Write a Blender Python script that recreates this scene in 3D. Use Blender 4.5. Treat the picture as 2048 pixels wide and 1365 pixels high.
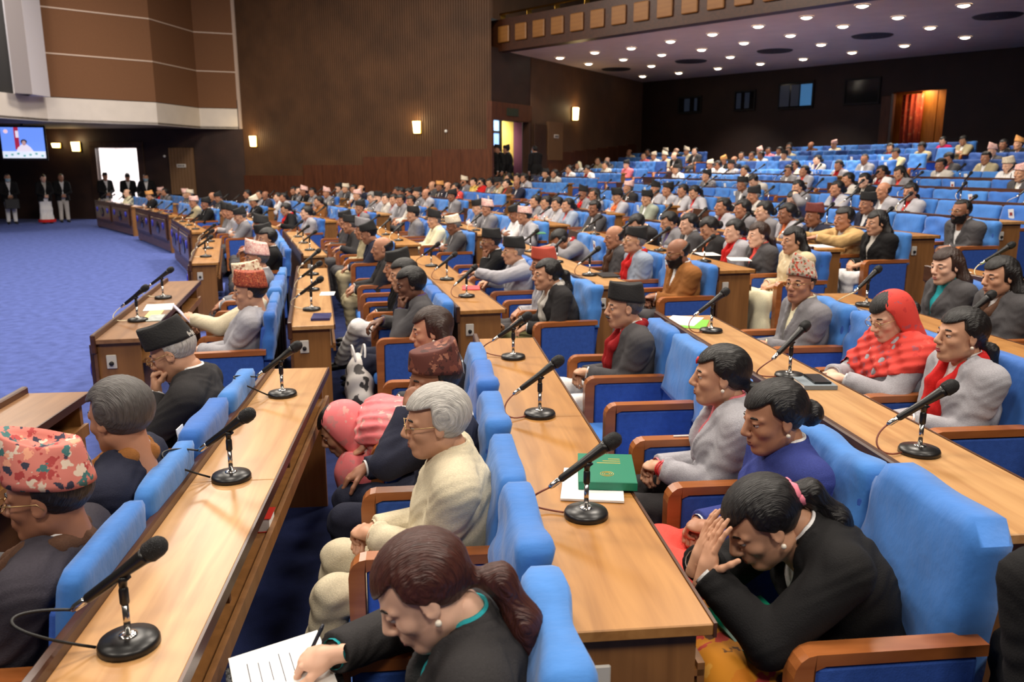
import bpy, bmesh, math, random
import numpy as np
from mathutils import Vector, Matrix, Euler
random.seed(7)
for o in list(bpy.data.objects): bpy.data.objects.remove(o, do_unlink=True)
scene = bpy.context.scene
COL = scene.collection
R = math.radians

# ---------------------------------------------------------------- camera, world, large lights, exposure
cam = bpy.data.cameras.new('camera'); cam_o = bpy.data.objects.new('camera', cam); COL.objects.link(cam_o)
cam_o.location = (0, 0, 1.85); cam_o.rotation_euler = (R(90 - 12.13), 0, 0)
cam.sensor_width = 36; cam.lens = 28.83; cam.clip_end = 200; cam.clip_start = 0.05
cam.dof.use_dof = True; cam.dof.focus_distance = 2.9; cam.dof.aperture_fstop = 4.5
scene.camera = cam_o
w = bpy.data.worlds.new('world'); scene.world = w; w.use_nodes = True
w.node_tree.nodes['Background'].inputs[0].default_value = (1.0, 0.93, 0.85, 1)
w.node_tree.nodes['Background'].inputs[1].default_value = 0.035
scene.view_settings.view_transform = 'Standard'; scene.view_settings.look = 'None'
scene.view_settings.exposure = 0.0; scene.view_settings.gamma = 1.0
scene.view_settings.use_curve_mapping = False
def area(name, loc, size, energy, col=(1, .93, .84), rot=(0, 0, 0), sy=None):
    l = bpy.data.lights.new(name, 'AREA'); l.energy = energy; l.color = col
    l.shape = 'RECTANGLE' if sy else 'SQUARE'; l.size = size
    if sy: l.size_y = sy
    o = bpy.data.objects.new(name, l); COL.objects.link(o); o.location = loc; o.rotation_euler = rot
    return o
# rows of ceiling light panels of the main hall (above the frame); those behind the camera are added fill
for i, (x, y, e) in enumerate([(-1.5, 3.5, 300), (4, 3.5, 300), (-3.5, 10, 560), (3.5, 9.5, 600), (-9, 4, 300), (-9, 12, 400), (-7.5, 19, 560), (-1, 16, 640), (-13, 20, 300), (0, -4, 420), (-7, -3, 380), (6, -2.5, 380)]):
    area('hall_ceiling_light', (x, y, 8.6), 1.8, e * 1.1, (1, .9, .78))

# ---------------------------------------------------------------- materials
MATS = {}
def nt(name):
    m = bpy.data.materials.new(name); m.use_nodes = True
    t = m.node_tree; b = t.nodes['Principled BSDF']
    return m, t, b
def s2l(c):
    return tuple((v / 12.92 if v <= .04045 else ((v + .055) / 1.055) ** 2.4) for v in [x / 255 for x in c])
def mat(name, rgb, rough=.6, metal=0, noise=0, nscale=20, bump=0, bscale=60, spec=.5, emit=None, estr=0, stretch=None, sheen=0):
    """plain procedural material; rgb in 0-255 sRGB"""
    if name in MATS: return MATS[name]
    m, t, b = nt(name); c = s2l(rgb)
    b.inputs['Base Color'].default_value = (*c, 1); b.inputs['Roughness'].default_value = rough
    b.inputs['Metallic'].default_value = metal; b.inputs['Specular IOR Level'].default_value = spec
    if sheen: b.inputs['Sheen Weight'].default_value = sheen
    tc = t.nodes.new('ShaderNodeTexCoord'); mp = t.nodes.new('ShaderNodeMapping')
    t.links.new(tc.outputs['Object'], mp.inputs['Vector'])
    if stretch: mp.inputs['Scale'].default_value = stretch
    if noise:
        n = t.nodes.new('ShaderNodeTexNoise'); n.inputs['Scale'].default_value = nscale; n.inputs['Detail'].default_value = 5
        r = t.nodes.new('ShaderNodeValToRGB'); t.links.new(mp.outputs[0], n.inputs['Vector']); t.links.new(n.outputs[0], r.inputs[0])
        r.color_ramp.elements[0].position = .3; r.color_ramp.elements[1].position = .7
        r.color_ramp.elements[0].color = (*[max(0, v * (1 - noise)) for v in c], 1); r.color_ramp.elements[1].color = (*[min(1, v * (1 + noise)) for v in c], 1)
        t.links.new(r.outputs[0], b.inputs['Base Color'])
    if bump:
        n = t.nodes.new('ShaderNodeTexNoise'); n.inputs['Scale'].default_value = bscale; n.inputs['Detail'].default_value = 4
        t.links.new(mp.outputs[0], n.inputs['Vector'])
        bp = t.nodes.new('ShaderNodeBump'); bp.inputs['Strength'].default_value = bump; bp.inputs['Distance'].default_value = .01
        t.links.new(n.outputs[0], bp.inputs['Height']); t.links.new(bp.outputs[0], b.inputs['Normal'])
    if emit:
        b.inputs['Emission Color'].default_value = (*s2l(emit), 1); b.inputs['Emission Strength'].default_value = estr
    MATS[name] = m; return m
def wood(name, c1, c2, rough=.35, scale=(1, 14, 14), axis_stretch=None, coat=.15):
    if name in MATS: return MATS[name]
    m, t, b = nt(name)
    tc = t.nodes.new('ShaderNodeTexCoord'); mp = t.nodes.new('ShaderNodeMapping'); mp.inputs['Scale'].default_value = scale
    n = t.nodes.new('ShaderNodeTexNoise'); n.inputs['Scale'].default_value = 2.2; n.inputs['Detail'].default_value = 8; n.inputs['Distortion'].default_value = .6
    n2 = t.nodes.new('ShaderNodeTexNoise'); n2.inputs['Scale'].default_value = .9; n2.inputs['Detail'].default_value = 2
    r = t.nodes.new('ShaderNodeValToRGB'); r.color_ramp.elements[0].position = .32; r.color_ramp.elements[1].position = .7
    r.color_ramp.elements[0].color = (*s2l(c1), 1); r.color_ramp.elements[1].color = (*s2l(c2), 1)
    mx = t.nodes.new('ShaderNodeMix'); mx.data_type = 'RGBA'; mx.blend_type = 'MULTIPLY'; mx.inputs[0].default_value = .35
    r2 = t.nodes.new('ShaderNodeValToRGB'); r2.color_ramp.elements[0].position = .35; r2.color_ramp.elements[0].color = (.55, .5, .45, 1)
    t.links.new(tc.outputs['Object'], mp.inputs['Vector']); t.links.new(mp.outputs[0], n.inputs['Vector']); t.links.new(tc.outputs['Object'], n2.inputs['Vector'])
    t.links.new(n.outputs[0], r.inputs[0]); t.links.new(n2.outputs[0], r2.inputs[0])
    t.links.new(r.outputs[0], mx.inputs[6]); t.links.new(r2.outputs[0], mx.inputs[7]); t.links.new(mx.outputs[2], b.inputs['Base Color'])
    b.inputs['Roughness'].default_value = rough; b.inputs['Coat Weight'].default_value = coat; b.inputs['Coat Roughness'].default_value = .25
    MATS[name] = m; return m
def pattern(name, base, cols, scale=60, rough=.8, fill=.3):
    """woven / printed cloth: cells of several colours over a base"""
    if name in MATS: return MATS[name]
    m, t, b = nt(name)
    tc = t.nodes.new('ShaderNodeTexCoord')
    v = t.nodes.new('ShaderNodeTexVoronoi'); v.inputs['Scale'].default_value = scale
    nz = t.nodes.new('ShaderNodeTexNoise'); nz.inputs['Scale'].default_value = scale * 1.5; mxv = t.nodes.new('ShaderNodeMix'); mxv.data_type = 'VECTOR'; mxv.inputs[0].default_value = .35 / scale * 4
    t.links.new(tc.outputs['Object'], nz.inputs['Vector']); t.links.new(tc.outputs['Object'], mxv.inputs[4]); t.links.new(nz.outputs['Color'], mxv.inputs[5]); t.links.new(mxv.outputs[1], v.inputs['Vector'])
    r = t.nodes.new('ShaderNodeValToRGB'); r.color_ramp.interpolation = 'CONSTANT'
    sep = t.nodes.new('ShaderNodeSeparateColor'); t.links.new(v.outputs['Color'], sep.inputs[0]); t.links.new(sep.outputs[0], r.inputs[0])
    el = r.color_ramp.elements; allc = [base] + list(cols)
    while len(el) < len(allc): el.new(.5)
    for i, c in enumerate(allc):
        el[i].position = (0 if i == 0 else .3 + .7 * (i - 1) / (len(allc) - 1)); el[i].color = (*s2l(c), 1)
    r2 = t.nodes.new('ShaderNodeValToRGB'); r2.color_ramp.elements[0].position = fill; r2.color_ramp.elements[1].position = fill + .06
    r2.color_ramp.elements[0].color = (0, 0, 0, 1); r2.color_ramp.elements[1].color = (1, 1, 1, 1)
    t.links.new(v.outputs['Distance'], r2.inputs[0])
    mx = t.nodes.new('ShaderNodeMix'); mx.data_type = 'RGBA'; t.links.new(r2.outputs[0], mx.inputs[0])
    t.links.new(r.outputs[0], mx.inputs[6]); mx.inputs[7].default_value = (*s2l(base), 1)
    t.links.new(mx.outputs[2], b.inputs['Base Color']); b.inputs['Roughness'].default_value = rough
    MATS[name] = m; return m

# ---------------------------------------------------------------- mesh helpers
def bm_box(bm, lo, hi, mi=0):
    v = [bm.verts.new((x, y, z)) for x in (lo[0], hi[0]) for y in (lo[1], hi[1]) for z in (lo[2], hi[2])]
    fs = []
    for q in ((0, 1, 3, 2), (4, 6, 7, 5), (0, 4, 5, 1), (2, 3, 7, 6), (0, 2, 6, 4), (1, 5, 7, 3)):
        f = bm.faces.new([v[i] for i in q]); f.material_index = mi; fs.append(f)
    return v
def bm_lathe(bm, prof, n=20, cap=True, axis='z', origin=(0, 0, 0)):
    rings = []
    for r, z in prof:
        ring = []
        for i in range(n):
            a = 2 * math.pi * i / n; p = (r * math.cos(a), r * math.sin(a), z)
            if axis == 'x': p = (p[2], p[0], p[1])
            if axis == 'y': p = (p[1], p[2], p[0])
            ring.append(bm.verts.new((p[0] + origin[0], p[1] + origin[1], p[2] + origin[2])))
        rings.append(ring)
    for a, b in zip(rings, rings[1:]):
        for i in range(n):
            bm.faces.new((a[i], a[(i + 1) % n], b[(i + 1) % n], b[i]))
    if cap:
        bm.faces.new(list(reversed(rings[0]))); bm.faces.new(rings[-1])
def bm_tube(bm, pts, rad, n=8, cap=True):
    pts = [Vector(p) for p in pts]; rings = []
    rads = rad if isinstance(rad, (list, tuple)) else [rad] * len(pts)
    up = Vector((0, 0, 1)); prev = None
    for i, p in enumerate(pts):
        t = (pts[min(i + 1, len(pts) - 1)] - pts[max(i - 1, 0)]).normalized()
        if prev is None:
            a = t.orthogonal().normalized()
        else:
            a = (prev - t * prev.dot(t)).normalized()
        prev = a; b = t.cross(a)
        rings.append([bm.verts.new(p + (a * math.cos(2 * math.pi * k / n) + b * math.sin(2 * math.pi * k / n)) * rads[i]) for k in range(n)])
    for a, b in zip(rings, rings[1:]):
        for i in range(n): bm.faces.new((a[i], a[(i + 1) % n], b[(i + 1) % n], b[i]))
    if cap:
        bm.faces.new(list(reversed(rings[0]))); bm.faces.new(rings[-1])
def bm_prism(bm, poly, z0, z1, mi=0):
    a = [bm.verts.new((x, y, z0)) for x, y in poly]; b = [bm.verts.new((x, y, z1)) for x, y in poly]
    n = len(poly); bm.faces.new(list(reversed(a))); bm.faces.new(b)
    for i in range(n): bm.faces.new((a[i], a[(i + 1) % n], b[(i + 1) % n], b[i]))
def to_mesh(bm, name, m=None, smooth=False, bevel=0, bseg=2):
    if bevel:
        bmesh.ops.bevel(bm, geom=list(bm.edges), offset=bevel, segments=bseg, affect='EDGES', profile=.5, clamp_overlap=True)
    bmesh.ops.recalc_face_normals(bm, faces=bm.faces)
    me = bpy.data.meshes.new(name); bm.to_mesh(me); bm.free()
    if smooth:
        for p in me.polygons: p.use_smooth = True
    if m is not None:
        for q in (m if isinstance(m, (list, tuple)) else [m]): me.materials.append(q)
    return me
def bez(p0, p1, p2, p3, n=14):
    out = []
    for i in range(n + 1):
        t = i / n; a = (1 - t)
        out.append(tuple(a ** 3 * p0[k] + 3 * a * a * t * p1[k] + 3 * a * t * t * p2[k] + t ** 3 * p3[k] for k in range(3)))
    return out
def obj(name, me, parent=None, loc=None, rotz=None):
    o = bpy.data.objects.new(name, me); COL.objects.link(o)
    if parent is not None: o.parent = parent
    if loc is not None: o.location = loc
    if rotz is not None: o.rotation_euler = (0, 0, rotz)
    return o
def empty(name, loc=(0, 0, 0), rotz=0):
    o = bpy.data.objects.new(name, None); COL.objects.link(o); o.location = loc; o.rotation_euler = (0, 0, rotz); o.empty_display_size = .1
    return o
def tag(o, label=None, cat=None, group=None, kind=None):
    if label: o['label'] = label
    if cat: o['category'] = cat
    if group: o['group'] = group
    if kind: o['kind'] = kind
    return o
def boxmesh(name, lo, hi, m, bevel=0, seg=1, smooth=False):
    bm = bmesh.new(); bm_box(bm, lo, hi); return to_mesh(bm, name, m, smooth, bevel, seg)
# ---------------------------------------------------------------- layout of the hall (metres; camera stands at the origin)
ZF = [0, 0, .03, .11, .18, .29, .38, .49, .60, .72, .84, .97, 1.12, 1.28, 1.45, 1.62]     # floor height of each row
PIV = Vector((-17.0, -3.0))                                                             # the aisles fan out from here
AISLE = [15.0, 26.5, 40.0, 52.4, 63.3, 73.3, 86.0]                                       # aisle angles (degrees)
BLK = [(6.0, -2.0, 1.157), (13.3, -1.41, 1.183), (18.5, -.52, 1.24), (27.0, 1.41, 1.2), (33.6, 3.62, 1.2), (37.6, 5.34, 1.2)]  # heading, offset of the first row, row pitch
PITCH = .53; GAP = .56
def frame(b):
    th = R(BLK[b][0]); return Vector((math.cos(th), math.sin(th))), Vector((-math.sin(th), math.cos(th))), th
U0 = [-1.94, -.85, .275, 1.465, 2.62]
def rowu(b, k):
    if b == 0: return U0[k] if k < 5 else U0[4] + 1.16 * (k - 4)
    return BLK[b][1] + BLK[b][2] * k
def seg(b, k):
    """front lip of desk row k in block b: returns (u, v_near, v_far) in the block's own axes"""
    n, d, th = frame(b); u = rowu(b, k)
    out = []
    for ang in (AISLE[b], AISLE[b + 1]):
        a = Vector((math.cos(R(ang)), math.sin(R(ang))))
        # PIV + t a has n-component u
        t = (u - PIV.dot(n)) / a.dot(n); out.append((PIV + a * t).dot(d))
    g0 = 0 if b == 0 else GAP
    if b == 0: v1 = [3.98, 4.35, 4.87, 5.08][k] if k < 4 else 5.06 + .39 * (k - 3); return u, v1 - 6 * PITCH - .04, v1
    return u, out[0] + g0, out[1] - GAP
def W(b, u, v, z=0):
    n, d, th = frame(b); p = n * u + d * v; return Vector((p.x, p.y, z))
# walls in plan
W_FAR = [(-22, 29.0), (-9.2, 28.9)]
W_SIDE = [(-9.2, 28.9), (-.58, 24.2)]
W_SIDE2 = [(-.58, 24.2), (5.18, 33.96)]
W_BACK = [(5.18, 33.96), (17.0, 20.65)]
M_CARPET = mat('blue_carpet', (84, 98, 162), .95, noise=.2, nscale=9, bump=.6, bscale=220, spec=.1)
M_STEP = mat('shade_toned_step_carpet', (34, 42, 78), .95, noise=.3, nscale=7, bump=.5, bscale=200, spec=.1)  # darkened so the shade under the seats is in the carpet colour
M_RIB = mat('ribbed_brown_wall', (92, 62, 38), .6, noise=.25, nscale=1.2, bump=.2, bscale=40)
M_DARKW = mat('dark_brown_wall', (52, 32, 22), .55, noise=.3, nscale=2)
M_WAIN = wood('red_brown_wainscot', (84, 46, 26), (110, 62, 36), .45, (6, 6, 1))
M_WHITE = mat('white_plaster', (226, 216, 204), .7, noise=.04, nscale=3)
M_TANP = mat('brown_fabric_panel', (122, 82, 52), .85, noise=.1, nscale=60, bump=.2, bscale=300)
M_SOFFIT = mat('off_white_ceiling', (222, 200, 182), .8, noise=.05, nscale=2)
M_BLACK = mat('near_black', (14, 12, 12), .6)
M_CHROME = mat('chrome', (210, 208, 205), .18, 1)
M_BRASS = mat('brass', (214, 168, 78), .25, 1)
def struct(name, me, parent=None):
    o = obj(name, me, parent)
    if parent is None: o['kind'] = 'structure'
    return o
# floor: flat carpet of the well and every stepped tier
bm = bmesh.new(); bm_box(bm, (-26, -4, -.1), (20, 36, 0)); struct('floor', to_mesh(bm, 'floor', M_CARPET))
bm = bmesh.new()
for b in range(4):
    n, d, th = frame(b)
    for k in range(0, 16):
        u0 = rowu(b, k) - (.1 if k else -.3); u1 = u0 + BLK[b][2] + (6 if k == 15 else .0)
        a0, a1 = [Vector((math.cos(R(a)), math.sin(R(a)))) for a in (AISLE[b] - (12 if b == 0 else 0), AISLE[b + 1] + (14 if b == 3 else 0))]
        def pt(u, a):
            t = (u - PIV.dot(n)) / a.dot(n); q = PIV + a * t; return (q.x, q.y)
        bm_prism(bm, [pt(u0, a0), pt(u1, a0), pt(u1, a1), pt(u0, a1)], -.05 - .002 * b, max(ZF[k], .004 + .001 * k) - .0005 * b)  # flat first rows get a thin dark sheet for the seat shade
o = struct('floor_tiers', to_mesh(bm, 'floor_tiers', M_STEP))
def wall_strip(bm, pts, z0, z1, th=.2):
    (x0, y0), (x1, y1) = pts; dx, dy = x1 - x0, y1 - y0; L = math.hypot(dx, dy); nx, ny = -dy / L * th, dx / L * th
    bm_prism(bm, [(x0, y0), (x1, y1), (x1 + nx, y1 + ny), (x0 + nx, y0 + ny)], z0, z1)
def ribbed(pts, z0, z1, pitch=.085, dep=.025, s0=None, s1=None):
    """wall made of real vertical ribs between two plan points"""
    (x0, y0), (x1, y1) = pts; dx, dy = x1 - x0, y1 - y0; L = math.hypot(dx, dy); tx, ty = dx / L, dy / L; nx, ny = ty, -tx
    s0 = 0 if s0 is None else s0; s1 = L if s1 is None else s1
    bm = bmesh.new(); prof = []; s = s0
    while s < s1:
        for ds, h in ((0, 0), (.2, 0), (.3, dep), (.9, dep), (1, 0)): prof.append((min(s + ds * pitch, s1), h))
        s += pitch
    lo = [bm.verts.new((x0 + tx * s + nx * h, y0 + ty * s + ny * h, z0)) for s, h in prof]
    hi = [bm.verts.new((x0 + tx * s + nx * h, y0 + ty * s + ny * h, z1)) for s, h in prof]
    for i in range(len(prof) - 1): bm.faces.new((lo[i], lo[i + 1], hi[i + 1], hi[i]))
    return bm
def along(pts, s, off=0, z=0):
    (x0, y0), (x1, y1) = pts; dx, dy = x1 - x0, y1 - y0; L = math.hypot(dx, dy)
    return Vector((x0 + dx / L * s + dy / L * off, y0 + dy / L * s - dx / L * off, z))
def ang(pts): return math.atan2(pts[1][1] - pts[0][1], pts[1][0] - pts[0][0])
ZT = 11.0
# --- far wall beside the stage, with the bright doorway
D1 = (7.7, 9.12)
bm = bmesh.new()
wall_strip(bm, [along(W_FAR, 0)[:2], along(W_FAR, D1[0])[:2]], 0, 4); wall_strip(bm, [along(W_FAR, D1[1])[:2], along(W_FAR, 12.9)[:2]], 0, 4)
wall_strip(bm, [along(W_FAR, D1[0])[:2], along(W_FAR, D1[1])[:2]], 2.42, 4)
struct('wall_far', to_mesh(bm, 'wall_far', M_DARKW))
# --- ribbed side wall
L1 = math.hypot(W_SIDE[1][0] - W_SIDE[0][0], W_SIDE[1][1] - W_SIDE[0][1])
ws = struct('wall_side', to_mesh(ribbed(W_SIDE, -.2, ZT), 'wall_side', M_RIB))
# --- side wall under the gallery, with the open double door
D2 = (.06, 2.1)
bm = ribbed(W_SIDE2, -.2, 5.1, s0=D2[1] + .15)
ws2 = struct('wall_side_under_gallery', to_mesh(bm, 'wall_side_under_gallery', M_RIB))
struct('wall_side_above_gallery', to_mesh(ribbed(W_SIDE2, 5.85, ZT), 'wall_side_above_gallery', M_RIB))
bm = bmesh.new(); wall_strip(bm, [along(W_SIDE2, 0)[:2], along(W_SIDE2, D2[1] + .15)[:2]], 3.12, 3.62)
o = struct('trim_1', to_mesh(bm, 'trim_1', M_WAIN))
bm = bmesh.new(); wall_strip(bm, [along(W_SIDE2, 0)[:2], along(W_SIDE2, D2[1] + .15)[:2]], 3.62, 5.1); struct('wall_over_door', to_mesh(bm, 'wall_over_door', M_DARKW))
# --- back wall with projection-booth windows and the orange doorway
LB = math.hypot(W_BACK[1][0] - W_BACK[0][0], W_BACK[1][1] - W_BACK[0][1])
D3 = (10.0, 11.58)
M_BACKW = mat('dark_back_wall', (44, 26, 20), .6, noise=.25, nscale=2)
bm = bmesh.new()
for s0, s1, z0, z1 in ((0, D3[0], -.2, 5.1), (D3[1], LB + .5, -.2, 5.1), (D3[0], D3[1], 4.05, 5.1)):
    wall_strip(bm, [along(W_BACK, s0)[:2], along(W_BACK, s1)[:2]], z0, z1)
struct('wall_back', to_mesh(bm, 'wall_back', M_BACKW))
# wainscot boards along the side wall, rising in steps with the tiers
for s0, s1, z1 in ((.0, 2.7, 1.5), (2.7, 5.2, 1.85), (5.2, 7.8, 2.1), (7.8, 9.83, 2.3)):
    n = max(1, round((s1 - s0) / .85)); st = (s1 - s0) / n
    for i in range(n):
        bm = bmesh.new(); p = [along(W_SIDE, s0 + i * st + .006, .03)[:2], along(W_SIDE, s0 + (i + 1) * st - .006, .03)[:2]]
        q = [along(W_SIDE, s0 + (i + 1) * st - .006, .09)[:2], along(W_SIDE, s0 + i * st + .006, .09)[:2]]
        bm_prism(bm, p + q, -.1, z1); o = obj('wainscot_panel', to_mesh(bm, 'wainscot_panel', M_WAIN), ws)
n = 9
for i in range(n):
    s0 = 2.4 + i * .92; bm = bmesh.new()
    bm_prism(bm, [along(W_SIDE2, s0, .03)[:2], along(W_SIDE2, s0 + .9, .03)[:2], along(W_SIDE2, s0 + .9, .09)[:2], along(W_SIDE2, s0, .09)[:2]], -.1, 2.15 + .06 * i)
    obj('wainscot_panel', to_mesh(bm, 'wainscot_panel', M_WAIN), ws2)
# ribbed access panels with small sign plates on them
M_PLATE = mat('sign_plate', (205, 198, 190), .6)
def sign_panel(pts, s, z0, z1, wd, zs, label):
    root = empty('wall_panel', along(pts, s, .05, z0), ang(pts)); tag(root, label, 'wall panel')
    obj('panel_board', boxmesh('panel_board', (-wd / 2, -.04, 0), (wd / 2, 0, z1 - z0), mat('light_brown_slat', (120, 88, 58), .6)), root)
    me = boxmesh('slat', (-.028, -.075, 0), (.028, -.04, z1 - z0), mat('light_brown_slat', (120, 88, 58)))
    k = int(wd / .1)
    for i in range(k): obj('slat', me, root, ((i + .5 - k / 2) * wd / k, 0, 0))
    p = obj('sign_plate', boxmesh('sign_plate', (-.16, -.095, zs - z0 - .06), (.16, -.075, zs - z0 + .06), M_PLATE, .01), root)
    for i in range(4): obj('sign_mark', boxmesh('sign_mark', (-.11 + i * .06, -.099, zs - z0 - .025), (-.075 + i * .06, -.095, zs - z0 + .025), mat('sign_ink', (60, 50, 46))), p)
sign_panel(W_FAR, 10.65, .85, 2.42, .86, 1.82, 'tall slatted brown panel with sign plate beside bright doorway')
sign_panel(W_SIDE2, 3.74, 2.0, 3.2, 1.05, 2.75, 'tall slatted brown panel with sign plate below wall lamp')
# tiny lit spots on the walls, put in as plain white discs
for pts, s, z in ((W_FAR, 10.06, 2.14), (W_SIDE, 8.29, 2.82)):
    bm = bmesh.new(); bm_lathe(bm, [(.045, 0), (.045, .03), (.02, .04)], 12); o = obj('wall_lightspot', to_mesh(bm, 'wall_lightspot', mat('lightspot_white', (235, 232, 226), .4), True))
    o.location = along(pts, s, .03, z); o.rotation_euler = (R(90), 0, ang(pts)); tag(o, 'small round white sensor on the ' + ('dark wall by the slatted panel' if pts is W_FAR else 'ribbed wall near the open double door'), 'lightspot')
# wall sconces: back plate, glass box, glow
M_SCONCE = mat('lit_sconce_glass', (255, 232, 170), .4, emit=(255, 225, 150), estr=9)
def sconce(pts, s, z, label, e=9, wd=.2, h=.34):
    root = empty('wall_lamp', along(pts, s, .04, z), ang(pts)); tag(root, label, 'wall lamp', 'wall lamps')
    obj('back_plate', boxmesh('back_plate', (-wd / 2 - .02, -.03, -h / 2 - .02), (wd / 2 + .02, 0, h / 2 + .02), M_BRASS, .006), root)
    bm = bmesh.new(); v = bm_box(bm, (-wd / 2, -.15, -h / 2), (wd / 2, -.03, h / 2))
    for q in v:
        if q.co.z < 0: q.co.x *= .82; q.co.y = -.03 + (q.co.y + .03) * .8
    obj('glass_shade', to_mesh(bm, 'glass_shade', M_SCONCE), root)
    l = bpy.data.lights.new('lamp_glow', 'POINT'); l.energy = e; l.color = (1, .72, .38); l.shadow_soft_size = .08
    lo = bpy.data.objects.new('lamp_glow', l); COL.objects.link(lo); lo.parent = root; lo.location = (0, -.28, .22)
sconce(W_SIDE, .57, 2.63, 'lit wall lamp on ribbed wall beside the white balcony', 8)
sconce(W_SIDE, 7.3, 2.95, 'lit wall lamp on ribbed wall midway to the gallery', 8)
sconce(W_SIDE2, 5.15, 3.53, 'lit wall lamp under the gallery above slatted panel', 8, .24, .4)
sconce(W_FAR, 7.07, 2.46, 'lit wall lamp beside the bright white doorway', 8, .24, .3)
sconce(W_FAR, 6.4, 2.5, 'dim wall lamp between the screen and doorway lamp', 3, .24, .14)
# doorway 1: bright white corridor
M_JAMB = wood('dark_jamb', (62, 40, 26), (84, 56, 36), .45, (8, 8, 1))
d1 = empty('door_1', along(W_FAR, sum(D1) / 2, 0, 0), ang(W_FAR)); d1['kind'] = 'structure'; hw = (D1[1] - D1[0]) / 2
for sx in (-1, 1): obj('door_jamb', boxmesh('door_jamb', (sx * hw - (.22 if sx < 0 else 0), -.06, 0), (sx * hw + (.22 if sx > 0 else 0), .2, 2.5), M_JAMB, .01), d1)
obj('door_head', boxmesh('door_head', (-hw - .22, -.06, 2.42), (hw + .22, .2, 2.62), M_JAMB, .01), d1)
M_CORR = mat('white_corridor', (238, 232, 232), .8)
bm = bmesh.new()
p = [along(W_FAR, D1[0] - .6, -.2), along(W_FAR, D1[1] + .6, -.2), along(W_FAR, D1[1] + .6, -2.6), along(W_FAR, D1[0] - .6, -2.6)]
lo = [bm.verts.new((q.x, q.y, .005)) for q in p]; hi = [bm.verts.new((q.x, q.y, 2.7)) for q in p]
bm.faces.new(lo); bm.faces.new(hi)
for i in (1, 2, 3): bm.faces.new((lo[i], lo[(i + 1) % 4], hi[(i + 1) % 4], hi[i]))
struct('wall_corridor', to_mesh(bm, 'wall_corridor', M_CORR))
area('corridor_light', along(W_FAR, 8.4, -1.3, 2.6), 1.2, 105, (1, .96, .95))
# doorway 2: open double door with daylight window, yellow and purple curtains behind
d2 = empty('door_2', along(W_SIDE2, 0, 0, .9), ang(W_SIDE2)); d2['kind'] = 'structure'
obj('door_jamb', boxmesh('door_jamb', (-.08, -.05, 0), (.04, .12, 2.25), M_WAIN, .01), d2)
obj('door_jamb', boxmesh('door_jamb', (2.1, -.05, 0), (2.26, .2, 2.3), M_JAMB, .01), d2)
obj('door_head', boxmesh('door_head', (-.08, -.05, 2.22), (2.26, .12, 2.72), M_WAIN, .01), d2)
obj('sign_plate', boxmesh('sign_plate', (.75, -.07, 2.36), (1.4, -.05, 2.58), mat('green_sign', (46, 58, 42), .5)), d2)
obj('door_leaf', boxmesh('door_leaf', (2.3, -.13, 0), (3.1, -.08, 2.2), M_JAMB, .01), d2)
rm = Matrix.Translation(along(W_SIDE2, 0, 0, .9)) @ Matrix.Rotation(ang(W_SIDE2), 4, 'Z')
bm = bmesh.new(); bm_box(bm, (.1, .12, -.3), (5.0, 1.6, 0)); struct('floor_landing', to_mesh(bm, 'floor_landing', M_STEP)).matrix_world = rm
def lobby(name, lo, hi, m):
    o = obj(name, boxmesh(name, lo, hi, m)); o.matrix_world = rm; o['kind'] = 'structure'; return o
M_LOB = mat('lobby_wall', (90, 70, 60), .8)
lobby('wall_lobby', (.1, 1.5, 0), (5.0, 1.6, 2.6), M_LOB); lobby('wall_lobby_end', (4.9, .2, 0), (5.0, 1.5, 2.6), M_LOB); lobby('ceiling_lobby', (.1, .2, 2.6), (5.0, 1.6, 2.7), M_LOB)
w1 = empty('window_1'); w1.matrix_world = rm; w1['kind'] = 'structure'
M_SKYG = mat('daylight_pane', (150, 190, 240), .3, emit=(120, 165, 235), estr=1.2)
for z0, z1 in ((0, 1.95), (2.02, 2.4)): obj('pane', boxmesh('pane', (1.7, 1.44, z0), (2.75, 1.46, z1), M_SKYG), w1)
obj('window_frame', boxmesh('window_frame', (2.75, 1.41, 0), (2.85, 1.48, 2.4), M_BLACK), w1); obj('window_frame', boxmesh('window_frame', (1.7, 1.41, 1.95), (2.75, 1.48, 2.02), M_BLACK), w1)
def curtain(name, x0, x1, y, z0, z1, m, label, mw, n=9, dep=.05, light=None):
    bm = bmesh.new(); k = n * 6
    pts = [(x0 + (x1 - x0) * i / k, y + dep * math.sin(2 * math.pi * i / 6)) for i in range(k + 1)]
    a = [bm.verts.new((x, yy, z0)) for x, yy in pts]; b = [bm.verts.new((x, yy, z1)) for x, yy in pts]
    for i in range(k): bm.faces.new((a[i], a[i + 1], b[i + 1], b[i]))
    o = obj(name, to_mesh(bm, name, m, True)); o.matrix_world = mw; tag(o, label, 'curtain')
    md = o.modifiers.new('thickness', 'SOLIDIFY'); md.thickness = .012
curtain('curtain', 2.87, 3.55, 1.38, .02, 2.4, mat('yellow_curtain', (250, 220, 120), .8), 'sunlit yellow curtain seen through the open double door', rm, 6, .03)
curtain('curtain', 3.57, 4.1, 1.38, .02, 2.4, mat('purple_curtain', (150, 92, 120), .8), 'purple curtain seen through the open double door', rm, 5, .04)
area('lobby_light', (rm @ Vector((2.6, .7, 2.5))), .8, 40, (1, .9, .7))
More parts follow.
